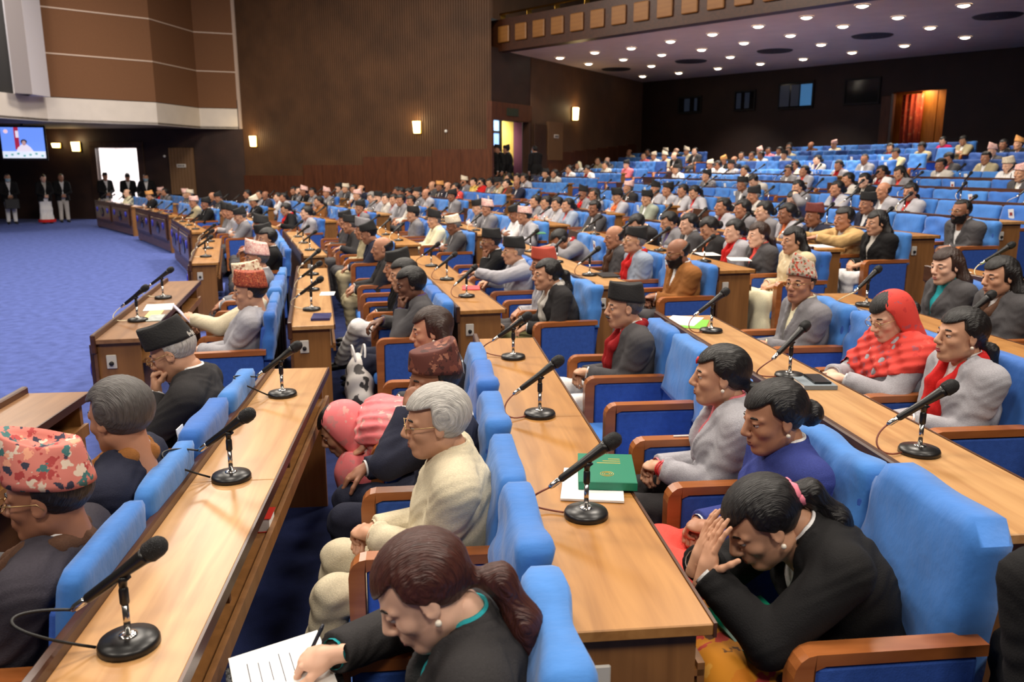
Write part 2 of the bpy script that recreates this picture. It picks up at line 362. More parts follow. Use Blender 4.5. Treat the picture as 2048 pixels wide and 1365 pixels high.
# doorway 3 in the back wall: warm lit wood and red curtain
mb = Matrix.Translation(along(W_BACK, D3[0], 0, 1.5)) @ Matrix.Rotation(ang(W_BACK), 4, 'Z'); dw = D3[1] - D3[0]
d3 = empty('door_3'); d3.matrix_world = mb; d3['kind'] = 'structure'
M_ORW = wood('orange_wood', (176, 110, 40), (206, 138, 58), .45, (6, 6, 1))
obj('door_leaf', boxmesh('door_leaf', (-.32, -.06, 0), (-.02, -.01, 2.45), M_WAIN, .01), d3)
obj('door_jamb', boxmesh('door_jamb', (-.02, -.05, 0), (.06, .1, 2.5), mat('steel_jamb', (120, 112, 108), .35, .8)), d3)
for i in range(2): obj('wood_panel', boxmesh('wood_panel', (.62 + i * .5, .62, 0), (1.1 + i * .5, .7, 2.6), M_ORW, .008), d3)
obj('side_panel', boxmesh('side_panel', (dw - .02, .2, 0), (dw + .04, .62, 2.6), M_ORW, .008), d3)
curtain('curtain', .1, .75, .5, .02, 2.5, pattern('red_print_curtain', (176, 66, 44), [(206, 96, 66), (150, 40, 34), (196, 120, 84)], 9), 'red printed curtain in the warm lit back doorway', mb, 4, .05)
bm = bmesh.new()
for lo, hi in (((-.4, .9, -.2), (dw + .3, 1.0, 2.8)), ((-.4, .2, 2.7), (dw + .3, 1.0, 2.8)), ((-.4, .2, -.2), (-.3, 1, 2.8)), ((dw + .1, .2, -.2), (dw + .3, 1, 2.8)), ((-.4, .2, -.25), (dw + .3, 1.0, 0))): bm_box(bm, lo, hi)
o = struct('wall_vestibule', to_mesh(bm, 'wall_vestibule', M_ORW)); o.matrix_world = mb
area('vestibule_light', (mb @ Vector((.8, .32, 2.62))), .35, 16, (1, .68, .32))
# projection booth windows
M_GLD = mat('dark_booth_glass', (16, 18, 24), .1)
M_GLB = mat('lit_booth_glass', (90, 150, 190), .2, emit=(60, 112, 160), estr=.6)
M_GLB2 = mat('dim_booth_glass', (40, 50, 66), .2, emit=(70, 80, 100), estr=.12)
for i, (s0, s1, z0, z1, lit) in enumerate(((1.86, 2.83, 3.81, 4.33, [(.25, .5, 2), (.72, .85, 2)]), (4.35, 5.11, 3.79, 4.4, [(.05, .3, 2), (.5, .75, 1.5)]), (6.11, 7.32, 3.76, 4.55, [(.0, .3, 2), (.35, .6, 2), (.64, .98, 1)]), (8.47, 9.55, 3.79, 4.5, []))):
    mw = Matrix.Translation(along(W_BACK, s0, 0, z0)) @ Matrix.Rotation(ang(W_BACK), 4, 'Z'); ww = s1 - s0; hh = z1 - z0
    wd = empty('window_%d' % (i + 2)); wd.matrix_world = mw; wd['kind'] = 'structure'
    obj('pane', boxmesh('pane', (0, -.03, 0), (ww, -.01, hh), M_GLD), wd)
    for a, b, k in lit: obj('glow_pane', boxmesh('glow_pane', (ww * a, -.036, hh * .06), (ww * b, -.031, hh * .94), {1: M_GLB, 1.5: M_GLB2, 2: M_GLB2}[k]), wd)  # glowing patches stand for bluish light behind the glass
    for lo, hi in (((-.05, -.06, -.05), (ww + .05, 0, 0)), ((-.05, -.06, hh), (ww + .05, 0, hh + .05)), ((-.05, -.06, 0), (0, 0, hh)), ((ww, -.06, 0), (ww + .05, 0, hh))): obj('window_frame', boxmesh('window_frame', lo, hi, M_BLACK), wd)
# --- gallery: soffit, fascia with tan panels, brass rail
G0, G1 = Vector((-.25, 24.75)), Vector((12.0, 11.8)); GP = [tuple(G0), tuple(G1)]; GL = (G1 - G0).length
bm = bmesh.new(); bm_prism(bm, [(-.25, 24.75), (12.0, 11.8), (20, 11.8), (20, 22), (5.18, 34.1)], 5.05, 5.1)
soff = struct('ceiling_under_gallery', to_mesh(bm, 'ceiling_under_gallery', M_SOFFIT))
M_FASC = wood('dark_fascia', (58, 30, 16), (78, 42, 22), .4, (1, 8, 8))
bm = bmesh.new(); bm_prism(bm, [along(GP, -.4, .25)[:2], along(GP, GL, .25)[:2], along(GP, GL, -.1)[:2], along(GP, -.4, -.1)[:2]], 5.0, 5.86)
fas = struct('trim_gallery_fascia', to_mesh(bm, 'trim_gallery_fascia', M_FASC))
M_TANB = wood('tan_fascia_panel', (138, 90, 38), (158, 106, 48), .45, (1, 3, 6))
nst = .69; me = boxmesh('fascia_panel', (-.22, -.06, 0), (.22, 0, .44), M_TANB, .02)
for i in range(int(GL / nst)):
    p = along(GP, .32 + i * nst, .25, 5.22); o = obj('fascia_panel', me, fas, p, ang(GP))
bm = bmesh.new(); bm_tube(bm, [along(GP, -.4, .2, 6.0), along(GP, GL, .2, 6.0)], .03, 8); rail = obj('gallery_rail', to_mesh(bm, 'gallery_rail', M_BRASS, True)); tag(rail, 'brass handrail along the top of the gallery front', 'handrail')
me = boxmesh('rail_bracket', (-.02, -.03, -.16), (.02, .12, 0), M_BRASS, .005)
for i in range(12): obj('rail_bracket', me, rail, along(GP, .1 + i * 1.05, .16, 6.0), ang(GP) - R(25))
# downlights and air vents in the soffit
DL = [(1.46, 26.2), (2.4, 25), (3.33, 24.1), (4.18, 22.8), (5.0, 21.6), (5.79, 20.4), (6.5, 19.2), (7.17, 17.85), (2.47, 27.7), (3.44, 26.6), (4.43, 25.5), (5.36, 24.4), (6.2, 23.1), (7.01, 21.8), (7.78, 20.4), (8.52, 19.2), (9.22, 17.8),
      (4.8, 31.5), (4.59, 28.3), (5.91, 30.4), (6.95, 29.0), (8.0, 27.7), (8.96, 26.5), (9.86, 25.0), (10.72, 23.6), (11.57, 22.1), (9.93, 20.6), (8.37, 23.4), (6.59, 26.0)]
bm = bmesh.new(); bm_lathe(bm, [(.16, 0), (.15, -.02), (.12, -.025)], 20, False); m_ring = to_mesh(bm, 'trim_ring', mat('downlight_ring', (225, 220, 215), .4), True)
bm = bmesh.new(); bm_lathe(bm, [(.125, -.004), (.1, -.03), (.05, -.05), (.0015, -.055)], 20, False); m_lamp = to_mesh(bm, 'lamp_disc', mat('downlight_lens', (255, 245, 230), .4, emit=(255, 240, 214), estr=14), True)
def seatname(k): return ['first', 'second', 'third', 'fourth', 'fifth', 'sixth', 'seventh', 'eighth', 'ninth', 'tenth', 'eleventh', 'twelfth', 'thirteenth', 'fourteenth', 'fifteenth', 'sixteenth', 'seventeenth', 'eighteenth', 'nineteenth', 'twentieth'][k]
for i, (x, y) in enumerate(DL):
    root = empty('ceiling_downlight', (x, y, 5.048)); tag(root, 'round lit downlight, %s from the side wall in the %s line under the gallery' % (seatname(i if i < 8 else i - 8 if i < 17 else i - 17), 'front' if i < 8 else 'second' if i < 17 else 'rear'), 'downlight', 'downlights under the gallery')
    obj('trim_ring', m_ring, root); obj('lamp_disc', m_lamp, root)
    if i % 2 == 0 and i not in (0, 8, 18):
        l = bpy.data.lights.new('downlight', 'SPOT'); l.energy = 700; l.color = (1, .9, .76); l.spot_size = R(105); l.spot_blend = .8; l.shadow_soft_size = .12
        lo = bpy.data.objects.new('downlight', l); COL.objects.link(lo); lo.parent = root; lo.location = (0, 0, -.08)
bm = bmesh.new(); bm_lathe(bm, [(.5, 0), (.46, -.03), (.36, -.01), (.3, -.04), (.2, -.015), (.12, -.045), (.02, -.03)], 28, False); m_vent = to_mesh(bm, 'vent', mat('dark_vent', (52, 46, 44), .6), True)
for vi, (x, y) in enumerate(((3.55, 29.3), (5.63, 27.1), (7.52, 24.7), (9.11, 21.9), (10.63, 19.05))):
    o = obj('air_vent', m_vent, None, (x, y, 5.05)); tag(o, 'large round dark air vent, %s from the inner corner of the soffit' % seatname(vi), 'air vent', 'air vents under the gallery')
# --- white balcony by the stage with brown panels
BP = [(-19, 18.6), (-13.37, 22.16), (-13.08, 23.92), (-10.86, 25.99), (-10.47, 28.46), (-9.22, 28.95)]
def poly_wall(bm, pts, z0, z1, th):
    inner = [(x - th * .8, y + th * .6) for x, y in pts]
    bm_prism(bm, list(pts) + inner[::-1], z0, z1)
bm = bmesh.new(); poly_wall(bm, BP, 3.05, 3.71, .3); balc = struct('trim_balcony', to_mesh(bm, 'trim_balcony', M_WHITE))
bm = bmesh.new(); bm_prism(bm, BP + [(-9.22, 31), (-22, 31), (-22, 19)], 3.06, 3.12); struct('ceiling_under_balcony', to_mesh(bm, 'ceiling_under_balcony', mat('balcony_soffit', (96, 80, 70), .8)))
zs = [3.73, 4.92, 6.14, 7.4, 8.6]
for a, b in zip(BP[2:], BP[3:]):
    for z0, z1 in zip(zs, zs[1:]):
        bm = bmesh.new(); poly_wall(bm, [a, b], z0, z1 - .03, .12); obj('fabric_panel', to_mesh(bm, 'fabric_panel', M_TANP), balc)
        bm = bmesh.new(); dx, dy = b[0] - a[0], b[1] - a[1]; L = math.hypot(dx, dy); nx, ny = dy / L * .015, -dx / L * .015
        poly_wall(bm, [(a[0] + nx, a[1] + ny), (b[0] + nx, b[1] + ny)], z1 - .035, z1, .1); obj('joint_strip', to_mesh(bm, 'joint_strip', mat('pale_joint', (214, 190, 170), .6)), balc)
bm = bmesh.new(); bm_prism(bm, [(-9.22, 28.85), (-9.16, 28.95), (-9.3, 29.1), (-9.5, 29.0)], 3.05, 8.6); obj('edge_strip', to_mesh(bm, 'edge_strip', mat('pale_joint', (214, 190, 170))), balc)
bm = bmesh.new(); bm_prism(bm, [(-12.76, 22.72), (-12.78, 23.62), (-13.4, 23.6), (-13.4, 22.95)], 3.69, 9); obj('pillar', to_mesh(bm, 'pillar', mat('white_pillar', (222, 218, 224), .6)), balc)
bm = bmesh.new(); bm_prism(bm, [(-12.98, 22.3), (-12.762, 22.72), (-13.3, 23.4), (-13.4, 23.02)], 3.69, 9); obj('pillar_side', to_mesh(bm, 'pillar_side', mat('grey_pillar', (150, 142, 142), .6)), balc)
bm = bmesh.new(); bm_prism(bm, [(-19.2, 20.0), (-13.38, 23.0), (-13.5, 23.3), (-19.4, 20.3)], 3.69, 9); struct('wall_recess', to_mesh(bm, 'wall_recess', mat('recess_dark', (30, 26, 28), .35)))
# --- hanging screen
tv = empty('hanging_screen', (-14.72, 25.4, 2.05), R(20)); tag(tv, 'lit television screen hanging under the white balcony showing a seated speaker', 'screen')
obj('screen_case', boxmesh('screen_case', (-.62, 0, -.06), (.62, .12, .96), M_BLACK, .02), tv)
obj('ceiling_bracket', boxmesh('ceiling_bracket', (-.04, .04, .96), (.04, .1, 1.02), M_BLACK), tv)
def em(name, c, s): return mat(name, c, .5, emit=c, estr=s)
obj('screen_picture', boxmesh('screen_picture', (-.57, -.006, 0), (.57, 0, .9), em('screen_blue', (110, 150, 245), 1.0)), tv)
for nm, lo, hi, c in (('flag', (-.22, -.01, .25), (-.1, -.006, .9), (170, 40, 70)), ('flag_stripe', (-.18, -.012, .6), (-.1, -.01, .8), (240, 225, 240)), ('flower_band', (-.57, -.01, 0), (.57, -.006, .2), (225, 232, 245))):
    obj(nm, boxmesh(nm, lo, hi, em('screen_' + nm, c, .9)), tv)
def flat(name, pts, y, c):
    bm = bmesh.new(); a = [bm.verts.new((x, y, z)) for x, z in pts]; b = [bm.verts.new((x, y - .004, z)) for x, z in pts]; n = len(pts)
    bm.faces.new(a); bm.faces.new(b[::-1])
    for i in range(n): bm.faces.new((a[i], a[(i + 1) % n], b[(i + 1) % n], b[i]))
    obj(name, to_mesh(bm, name, em('screen_' + name, c, .9)), tv)
flat('figure_coat', [(-.2, .19), (.26, .19), (.18, .32), (.09, .4), (-.05, .4), (-.16, .3)], -.01, (235, 225, 240))
flat('figure_face', [(.02 + .055 * math.cos(a * .6283), .44 + .075 * math.sin(a * .6283)) for a in range(10)], -.014, (190, 150, 150))
flat('figure_hair', [(.02 + .085 * math.cos(a * .6283), .48 + .075 * math.sin(a * .6283)) for a in range(10)], -.008, (40, 36, 60))
flat('emblem', [(-.43 + .06 * math.cos(a * .6283), .78 + .06 * math.sin(a * .6283)) for a in range(10)], -.008, (250, 210, 220))
for i in range(7): flat('flower', [(-.48 + i * .16 + .04 * math.cos(a * .785), .1 + .03 * (i % 3) - .03 + .035 * math.sin(a * .785)) for a in range(8)], -.014, [(120, 170, 170), (245, 200, 215), (250, 250, 250), (190, 205, 225)][i % 4])
# ---------------------------------------------------------------- furniture
def proj(P):
    p = R(12.13); x, y, z = P[0], P[1], P[2] - 1.85
    dep = y * math.cos(p) - z * math.sin(p)
    if dep < .2: return None
    return 1024 + 1640 * x / dep, 682.5 - 1640 * (y * math.sin(p) + z * math.cos(p)) / dep, dep
def side(pts, P):   # > 0 when P is on the room side of the wall line
    (x0, y0), (x1, y1) = pts; L = math.hypot(x1 - x0, y1 - y0)
    return ((x1 - x0) * (y0 - P[1]) - (x0 - P[0]) * (y1 - y0)) / L
def inside(P, m=.6):
    x, y = P[0], P[1]
    d_far = 28.9 - y; s1 = side(W_SIDE, P); s2 = side(W_SIDE2, P); s3 = side(W_BACK, P)
    if y > 23:
        if x < -9.2: return d_far > m
    ok1 = s1 > m or (x > -.25)
    ok2 = s2 > m or (y < 24.75 and x < 0)
    return ok1 and ok2 and s3 > m
def onscreen(P, mx=160, my=200):
    q = proj(P)
    if q is None: return False
    return -mx < q[0] < 2048 + mx and -60 < q[1] < 1365 + my
M_TOP_BEECH = wood('beech_top', (178, 130, 80), (206, 160, 106), .36, (9, .8, 9))
M_TOP_OAK = wood('oak_top', (160, 108, 52), (190, 136, 74), .36, (9, .8, 9))
M_TOP_WAL = wood('walnut_top', (128, 90, 58), (158, 116, 78), .33, (9, .8, 9))
M_SIDE = wood('desk_side_wood', (132, 88, 44), (158, 108, 58), .45, (9, 9, .8))
M_LIP = wood('dark_lip_wood', (66, 38, 24), (92, 56, 36), .35, (9, 1, 9))
M_FRONT = wood('front_panel_wood', (92, 58, 34), (118, 78, 48), .45, (9, 1, 9))
M_SOCK = mat('socket_plate', (206, 200, 190), .4); M_EMB = mat('emblem_plate', (104, 76, 60), .25, noise=.3, nscale=14)
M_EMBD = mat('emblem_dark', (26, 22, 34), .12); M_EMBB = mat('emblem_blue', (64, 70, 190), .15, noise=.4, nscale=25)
ORD = ['front', 'second', 'third', 'fourth', 'fifth', 'sixth', 'seventh', 'eighth', 'ninth', 'tenth', 'eleventh', 'twelfth', 'thirteenth', 'fourteenth', 'fifteenth', 'sixteenth']
BLN = ['in the aisle-side section beside the camera aisle', 'across the first aisle', 'across the second aisle', 'across the third aisle', 'across the fourth aisle', 'across the fifth aisle']
ORDA = ['first', 'second', 'third', 'fourth', 'fifth', 'sixth', 'seventh', 'eighth', 'ninth', 'tenth', 'eleventh', 'twelfth', 'thirteenth', 'fourteenth', 'fifteenth', 'sixteenth']
BLS = ['nearest section', 'second section', 'third section', 'fourth section', 'fifth section', 'stage-end section']
_mc = {}
def cached(key, fn):
    if key not in _mc: _mc[key] = fn()
    return _mc[key]
LASTDESK = 10
def desk(b, k, u, v0, v1):
    n, d, th = frame(b); L = v1 - v0; root = empty('desk', W(b, u, (v0 + v1) / 2, ZF[k]), th)
    tag(root, 'long wooden desk with dark front lip, %s row, past the %s aisle' % (ORD[k], ORDA[b]), 'desk', 'rows of members desks')
    top = M_TOP_WAL if (k == 0 and b < 2) else M_TOP_BEECH if k in (1, 3, 7) else M_TOP_OAK
    h = L / 2; D = .31 if k in (0, 1) else .37; near = (W(b, u, v0, 0)).length < 13
    for s in (-1, 1):
        obj('tabletop', boxmesh('tabletop', (.028, s * h if s < 0 else .001, .75), (D, -.001 if s < 0 else s * h, .78), top, .003 if near else 0), root)
        e = obj('end_panel', boxmesh('end_panel', (.03, s * (h - .045) - .015, 0), (D - .03, s * (h - .045) + .015, .75), M_SIDE), root)
        if s < 0 and near:
            obj('socket_plate', boxmesh('socket_plate', (.075, -h + .02, .585), (.135, -h + .03, .675), M_SOCK, .004), e)
            bm = bmesh.new(); bm_lathe(bm, [(.014, 0), (.014, .012), (.009, .016)], 12); q = obj('socket', to_mesh(bm, 'socket', M_BLACK, True), e, (.105, -h + .02, .62)); q.rotation_euler = (R(90), 0, 0)
    obj('front_lip', boxmesh('front_lip', (0, -h - .01, .69), (.03, h + .01, .812), M_LIP, .006 if near else 0), root)
    obj('back_edge', boxmesh('back_edge', (D, -h, .745), (D + .008, h, .782), M_LIP), root)
    obj('front_panel', boxmesh('front_panel', (.012, -h, .04), (.03, h, .69), M_FRONT), root)
    obj('shelf', boxmesh('shelf', (.06, -h + .06, .605), (D + .004, h - .06, .622), M_SIDE), root)
    obj('shelf_rail', boxmesh('shelf_rail', (D - .012, -h + .06, .585), (D + .006, h - .06, .64), M_SIDE), root)
    for j in range(1, 3):
        obj('shelf_divider', boxmesh('shelf_divider', (.06, -h + L * j / 3 - .01, .615), (D - .04, -h + L * j / 3 + .01, .75), M_LIP), root)
    if k == 0:
        m = 3 if b < 2 else 2
        for j in range(m):
            yc = -h + L * (j + .5) / m; wd = L / m * .42
            f = obj('emblem_panel', boxmesh('emblem_panel', (-.03, yc - wd, .3), (.012, yc + wd, .7), M_EMB, .006), root)
            obj('panel_frame', boxmesh('panel_frame', (-.02, yc - wd - .03, .26), (0, yc + wd + .03, .74), M_LIP), f)
            bm = bmesh.new(); bm_lathe(bm, [(.17, 0), (.17, .008), (.15, .014)], 20); q = obj('emblem', to_mesh(bm, 'emblem', M_EMBD, True), f, (-.03, yc, .5)); q.rotation_euler = (0, R(-90), 0); q.scale = (.8, 1.1, 1)
            for sy in (-1, 1):  # blue discs put the lights reflected in the panel into colour
                bm = bmesh.new(); bm_lathe(bm, [(.075, 0), (.075, .01), (.05, .02)], 14); q = obj('emblem_glint', to_mesh(bm, 'emblem_glint', M_EMBB, True), f, (-.031, yc + sy * wd * .72, .56)); q.rotation_euler = (0, R(-90), 0)
    return root
# ---- chairs
def cloth_mat(name, rgb):
    return mat(name, rgb, .75, noise=.1, nscale=5, bump=.45, bscale=14, spec=.2, sheen=.2, stretch=(1, 1.6, 1))
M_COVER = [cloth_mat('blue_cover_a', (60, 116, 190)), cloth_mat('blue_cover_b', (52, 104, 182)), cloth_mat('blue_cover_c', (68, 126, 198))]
M_SEATB = mat('blue_seat_cloth', (70, 124, 202), .8, bump=.3, bscale=30, spec=.2)
M_ARMB = mat('blue_arm_padding', (52, 86, 166), .8, noise=.12, nscale=40, bump=.2, bscale=200, spec=.2)
M_ARMW = wood('armrest_wood', (150, 84, 40), (184, 112, 60), .3, (1, 9, 9))
M_CARD = mat('white_card', (235, 234, 232), .6); M_MARK = mat('card_mark', (150, 60, 60), .6)
def back_mesh(seed, loose, w=.505, zt=.895, th=.043, rnd_=.0, zlow=.585):
    """boxy padded back under a fitted cloth cover: slightly wrinkled, gathered at the corners"""
    bm = bmesh.new(); ny, nz = 14, 14; zb = .40; z0 = zlow
    g = {}
    for f in (-1, 1):
        for i in range(ny + 1):
            for j in range(nz + 1):
                a = i / ny * 2 - 1; t = j / nz; y = a * w / 2; z = z0 + (zt - z0) * t
                edge = max(0, abs(a) - .86) / .14; top = max(0, t - .9) / .1
                x = f * (th + .012 * (1 - a ** 4) * math.sin(math.pi * min(1, t * 1.02)) + .006 * (1 - t)) * (1 - .22 * edge ** 2) * (1 - .25 * top ** 2)
                yy = y * (1 - .05 * t - .02 * top ** 2); zz = z - rnd_ * edge ** 2 * top - .008 * edge ** 2 * top
                wr = (.0055 if loose else .0022) * (math.sin(15 * y + 21 * z + seed + 2 * math.sin(9 * z)) + .7 * math.sin(39 * z - 21 * y + 2 * seed) + .5 * math.sin(70 * y * edge + 31 * z))
                g[f, i, j] = bm.verts.new((x * (1 + .16 * (1 - t) ** 3) + (z - zb) * .13 + wr * f, yy * (1 + .02 * (1 - t) ** 3), zz + wr * (.6 if t > .1 else 2.2)))
        for i in range(ny):
            for j in range(nz): bm.faces.new((g[f, i, j], g[f, i + 1, j], g[f, i + 1, j + 1], g[f, i, j + 1]))
    for i in range(ny):
        bm.faces.new((g[-1, i, nz], g[-1, i + 1, nz], g[1, i + 1, nz], g[1, i, nz])); bm.faces.new((g[-1, i, 0], g[-1, i + 1, 0], g[1, i + 1, 0], g[1, i, 0]))
    for j in range(nz):
        for i in (0, ny): bm.faces.new((g[-1, i, j], g[-1, i, j + 1], g[1, i, j + 1], g[1, i, j]))
    me = to_mesh(bm, 'back_cover', None, True, 0)
    return me
BACKS = [back_mesh(s, s > 1) for s in range(5)]
for q in BACKS: q.materials.append(M_COVER[0])
def pad_mesh():
    bm = bmesh.new(); v = bm_box(bm, (-.038, -.235, .38), (.044, .235, .8))
    for q in v: q.co.x += (q.co.z - .4) * .13
    return to_mesh(bm, 'back_pad', M_ARMB, True, .012, 2)
def seat_mesh():
    bm = bmesh.new(); bm_box(bm, (-.46, -.235, .31), (.0, .235, .41)); return to_mesh(bm, 'seat', M_SEATB, True, .035, 4)
SEATM = seat_mesh(); PADM = pad_mesh()
BACKBIG = back_mesh(9, False, .5, .945, .055, .05, .4); BACKBIG.materials.append(M_COVER[0])
SHELLM = boxmesh('back_shell', (.065, -.2, .05), (.085, .2, .86), mat('chair_shell', (40, 34, 34), .6))
PEDM = boxmesh('pedestal', (-.36, -.18, .0), (-.06, .18, .31), mat('chair_pedestal', (26, 26, 34), .7), .01)
ARMPM = boxmesh('arm_panel', (-.385, -.026, .1), (.04, .026, .625), M_ARMB, .012, 2)
def armw():
    bm = bmesh.new()
    out = [(-.44, .12), (-.44, .60)] + [(-.44 + .055 * (1 - math.cos(a * math.pi / 8)), .60 + .06 * math.sin(a * math.pi / 8)) for a in range(1, 5)] + [(.06, .66), (.06, .628), (-.36, .628), (-.39, .615), (-.395, .12)]
    a = [bm.verts.new((x, -.03, z)) for x, z in out]; b = [bm.verts.new((x, .03, z)) for x, z in out]; n = len(out)
    bm.faces.new(a[::-1]); bm.faces.new(b)
    for i in range(n): bm.faces.new((a[i], a[(i + 1) % n], b[(i + 1) % n], b[i]))
    bmesh.ops.triangulate(bm, faces=[f for f in bm.faces if len(f.verts) > 4])
    return to_mesh(bm, 'armrest', M_ARMW, False)
ARMWM = armw()
CARDM = boxmesh('name_card', (-.004, -.04, -.055), (.0, .04, .055), M_CARD)
MARKM = boxmesh('card_mark', (-.006, -.022, -.02), (-.004, .02, .018), M_MARK)
SEATS = []
def chair(S, first_arm):
    b, k, i = S['b'], S['k'], S['i']; n, d, th = frame(b); rnd = random.Random(b * 1000 + k * 37 + i)
    root = empty('chair', S['pos'], th)
    S['chair'] = root
    far = S['dep'] > 14
    bk = obj('back_cover', BACKBIG if (b, k, i) == (0, 2, 0) else BACKS[rnd.randrange(5)], root); bk.location = (.02, 0, 0)
    bk.scale = (1, 1 + rnd.uniform(-.03, .02), 1 + rnd.uniform(-.015, .02)) if not S.get('tall') else (1, 1.0, 1.1)
    if k == 0 and S.get('who'): bk.scale = (.75, 1, 1); bk.location = (.045, 0, 0)
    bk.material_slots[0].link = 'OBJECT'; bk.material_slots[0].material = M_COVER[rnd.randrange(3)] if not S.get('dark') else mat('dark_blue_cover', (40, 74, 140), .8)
    obj('seat', SEATM, root); obj('back_pad', PADM, root, (.02, 0, 0))
    if not far: obj('pedestal', PEDM, root); obj('back_shell', SHELLM, root)
    for sy in ((-1, 1) if first_arm else (-1,)):
        p = obj('arm_panel', ARMPM, root, (0, sy * PITCH / 2, 0)); obj('armrest', ARMWM, p)
    if rnd.random() < S.get('card', .3):
        c = obj('name_card', CARDM, bk, (-.014, rnd.uniform(-.06, .06), .80)); c.rotation_euler = (rnd.uniform(-.15, .15), R(-8), 0)
        if not far: obj('card_mark', MARKM, c)
    return root
# ---- microphones
M_MICB = mat('mic_black', (22, 21, 22), .35); M_MICG = mat('mic_grille', (30, 30, 31), .45, .4, bump=.8, bscale=500)
M_CABK = mat('cable_black', (18, 17, 17), .5); M_CABR = mat('cable_brown', (120, 60, 42), .5); M_CABW = mat('cable_cream', (226, 214, 176), .5)
def mic_meshes():
    r = {}
    bm = bmesh.new(); bm_lathe(bm, [(.067, 0), (.067, .012), (.063, .02), (.024, .027)], 28); r['base'] = to_mesh(bm, 'base', M_MICB, True)
    bm = bmesh.new(); bm_lathe(bm, [(.021, .026), (.02, .03), (.012, .032)], 20); r['collar'] = to_mesh(bm, 'collar', M_CHROME, True)
    bm = bmesh.new(); bm_lathe(bm, [(.0075, .03), (.0075, .105)], 14); r['stem'] = to_mesh(bm, 'stem', M_CHROME, True)
    bm = bmesh.new(); bm_lathe(bm, [(.0095, .105), (.0105, .108), (.0105, .14), (.007, .15)], 14); r['stem_clutch'] = to_mesh(bm, 'stem_clutch', M_MICB, True)
    bm = bmesh.new(); bm_tube(bm, [(0, 0, .14), (0, 0, .16), (.004, 0, .172)], [.008, .01, .016], 10); r['clip'] = to_mesh(bm, 'clip', M_MICB, True)
    ax = Vector((math.cos(R(36)), 0, math.sin(R(36)))); c = Vector((.0, 0, .18))
    A = lambda t: c + ax * t
    bm = bmesh.new(); bm_tube(bm, [A(-.10), A(-.095), A(.0), A(.06), A(.072)], [.0095, .0115, .0135, .018, .0205], 16); r['mic_body'] = to_mesh(bm, 'mic_body', M_MICB, True)
    bm = bmesh.new(); bm_tube(bm, [A(.072), A(.078), A(.085), A(.1), A(.112), A(.12), A(.124)], [.0215, .0245, .0245, .0245, .021, .013, .003], 18); r['grille'] = to_mesh(bm, 'grille', M_MICG, True)
    bm = bmesh.new(); bm_tube(bm, [A(-.10), A(-.105), A(-.13), A(-.14)], [.008, .0095, .0095, .006], 14); r['connector'] = to_mesh(bm, 'connector', M_CHROME, True)
    t = A(-.14)
    for j in range(4):
        s = [.05, -.06, .09, -.02][j]; lo = [.10, .07, .13, .05][j]
        bm = bmesh.new(); bm_tube(bm, bez(t, (t.x - lo, s * .3, t.z - .05), (t.x - .05, s * 1.6, .004), (-.066, s * .35, .008), 14), .0032, 7); r['cable%d' % j] = to_mesh(bm, 'cable', M_CABK, True)
    for j, (dx, dy) in enumerate(((.11, -.07), (.09, -.1))):
        bm = bmesh.new(); bm_tube(bm, bez(t, (t.x - dx * 1.2, dy * .4, t.z + .03), (t.x - dx * 1.2, dy * 2.2, .15), (-.066, dy * .25, .012), 24), .0036, 8); r['loop%d' % j] = to_mesh(bm, 'cable', M_CABK, True)
    return r
MICM = mic_meshes()
def mic(b, k, u, v, j, label, cab):
    n, d, th = frame(b); rnd = random.Random(b * 91 + k * 17 + j)
    root = empty('microphone', W(b, u, v, ZF[k] + .78), th + R(rnd.uniform(-22, 22)))
    far = (W(b, u, v)).length > 13
    for nm in ('base', 'stem', 'mic_body', 'grille') if far else ('base', 'collar', 'stem', 'stem_clutch', 'clip', 'mic_body', 'grille', 'connector'): obj(nm, MICM[nm], root)
    c = obj('cable', MICM['loop%d' % (j % 2) if (b == 0 and k == 1) else 'cable%d' % rnd.randrange(4)], root); c.material_slots[0].link = 'OBJECT'; c.material_slots[0].material = cab
    tag(root, label, 'microphone', 'desk microphones'); return root
VS = {(0, 1): .16, (0, 2): .03, (0, 3): .1}
NROW = [15, 15, 15, 14, 5, 4]
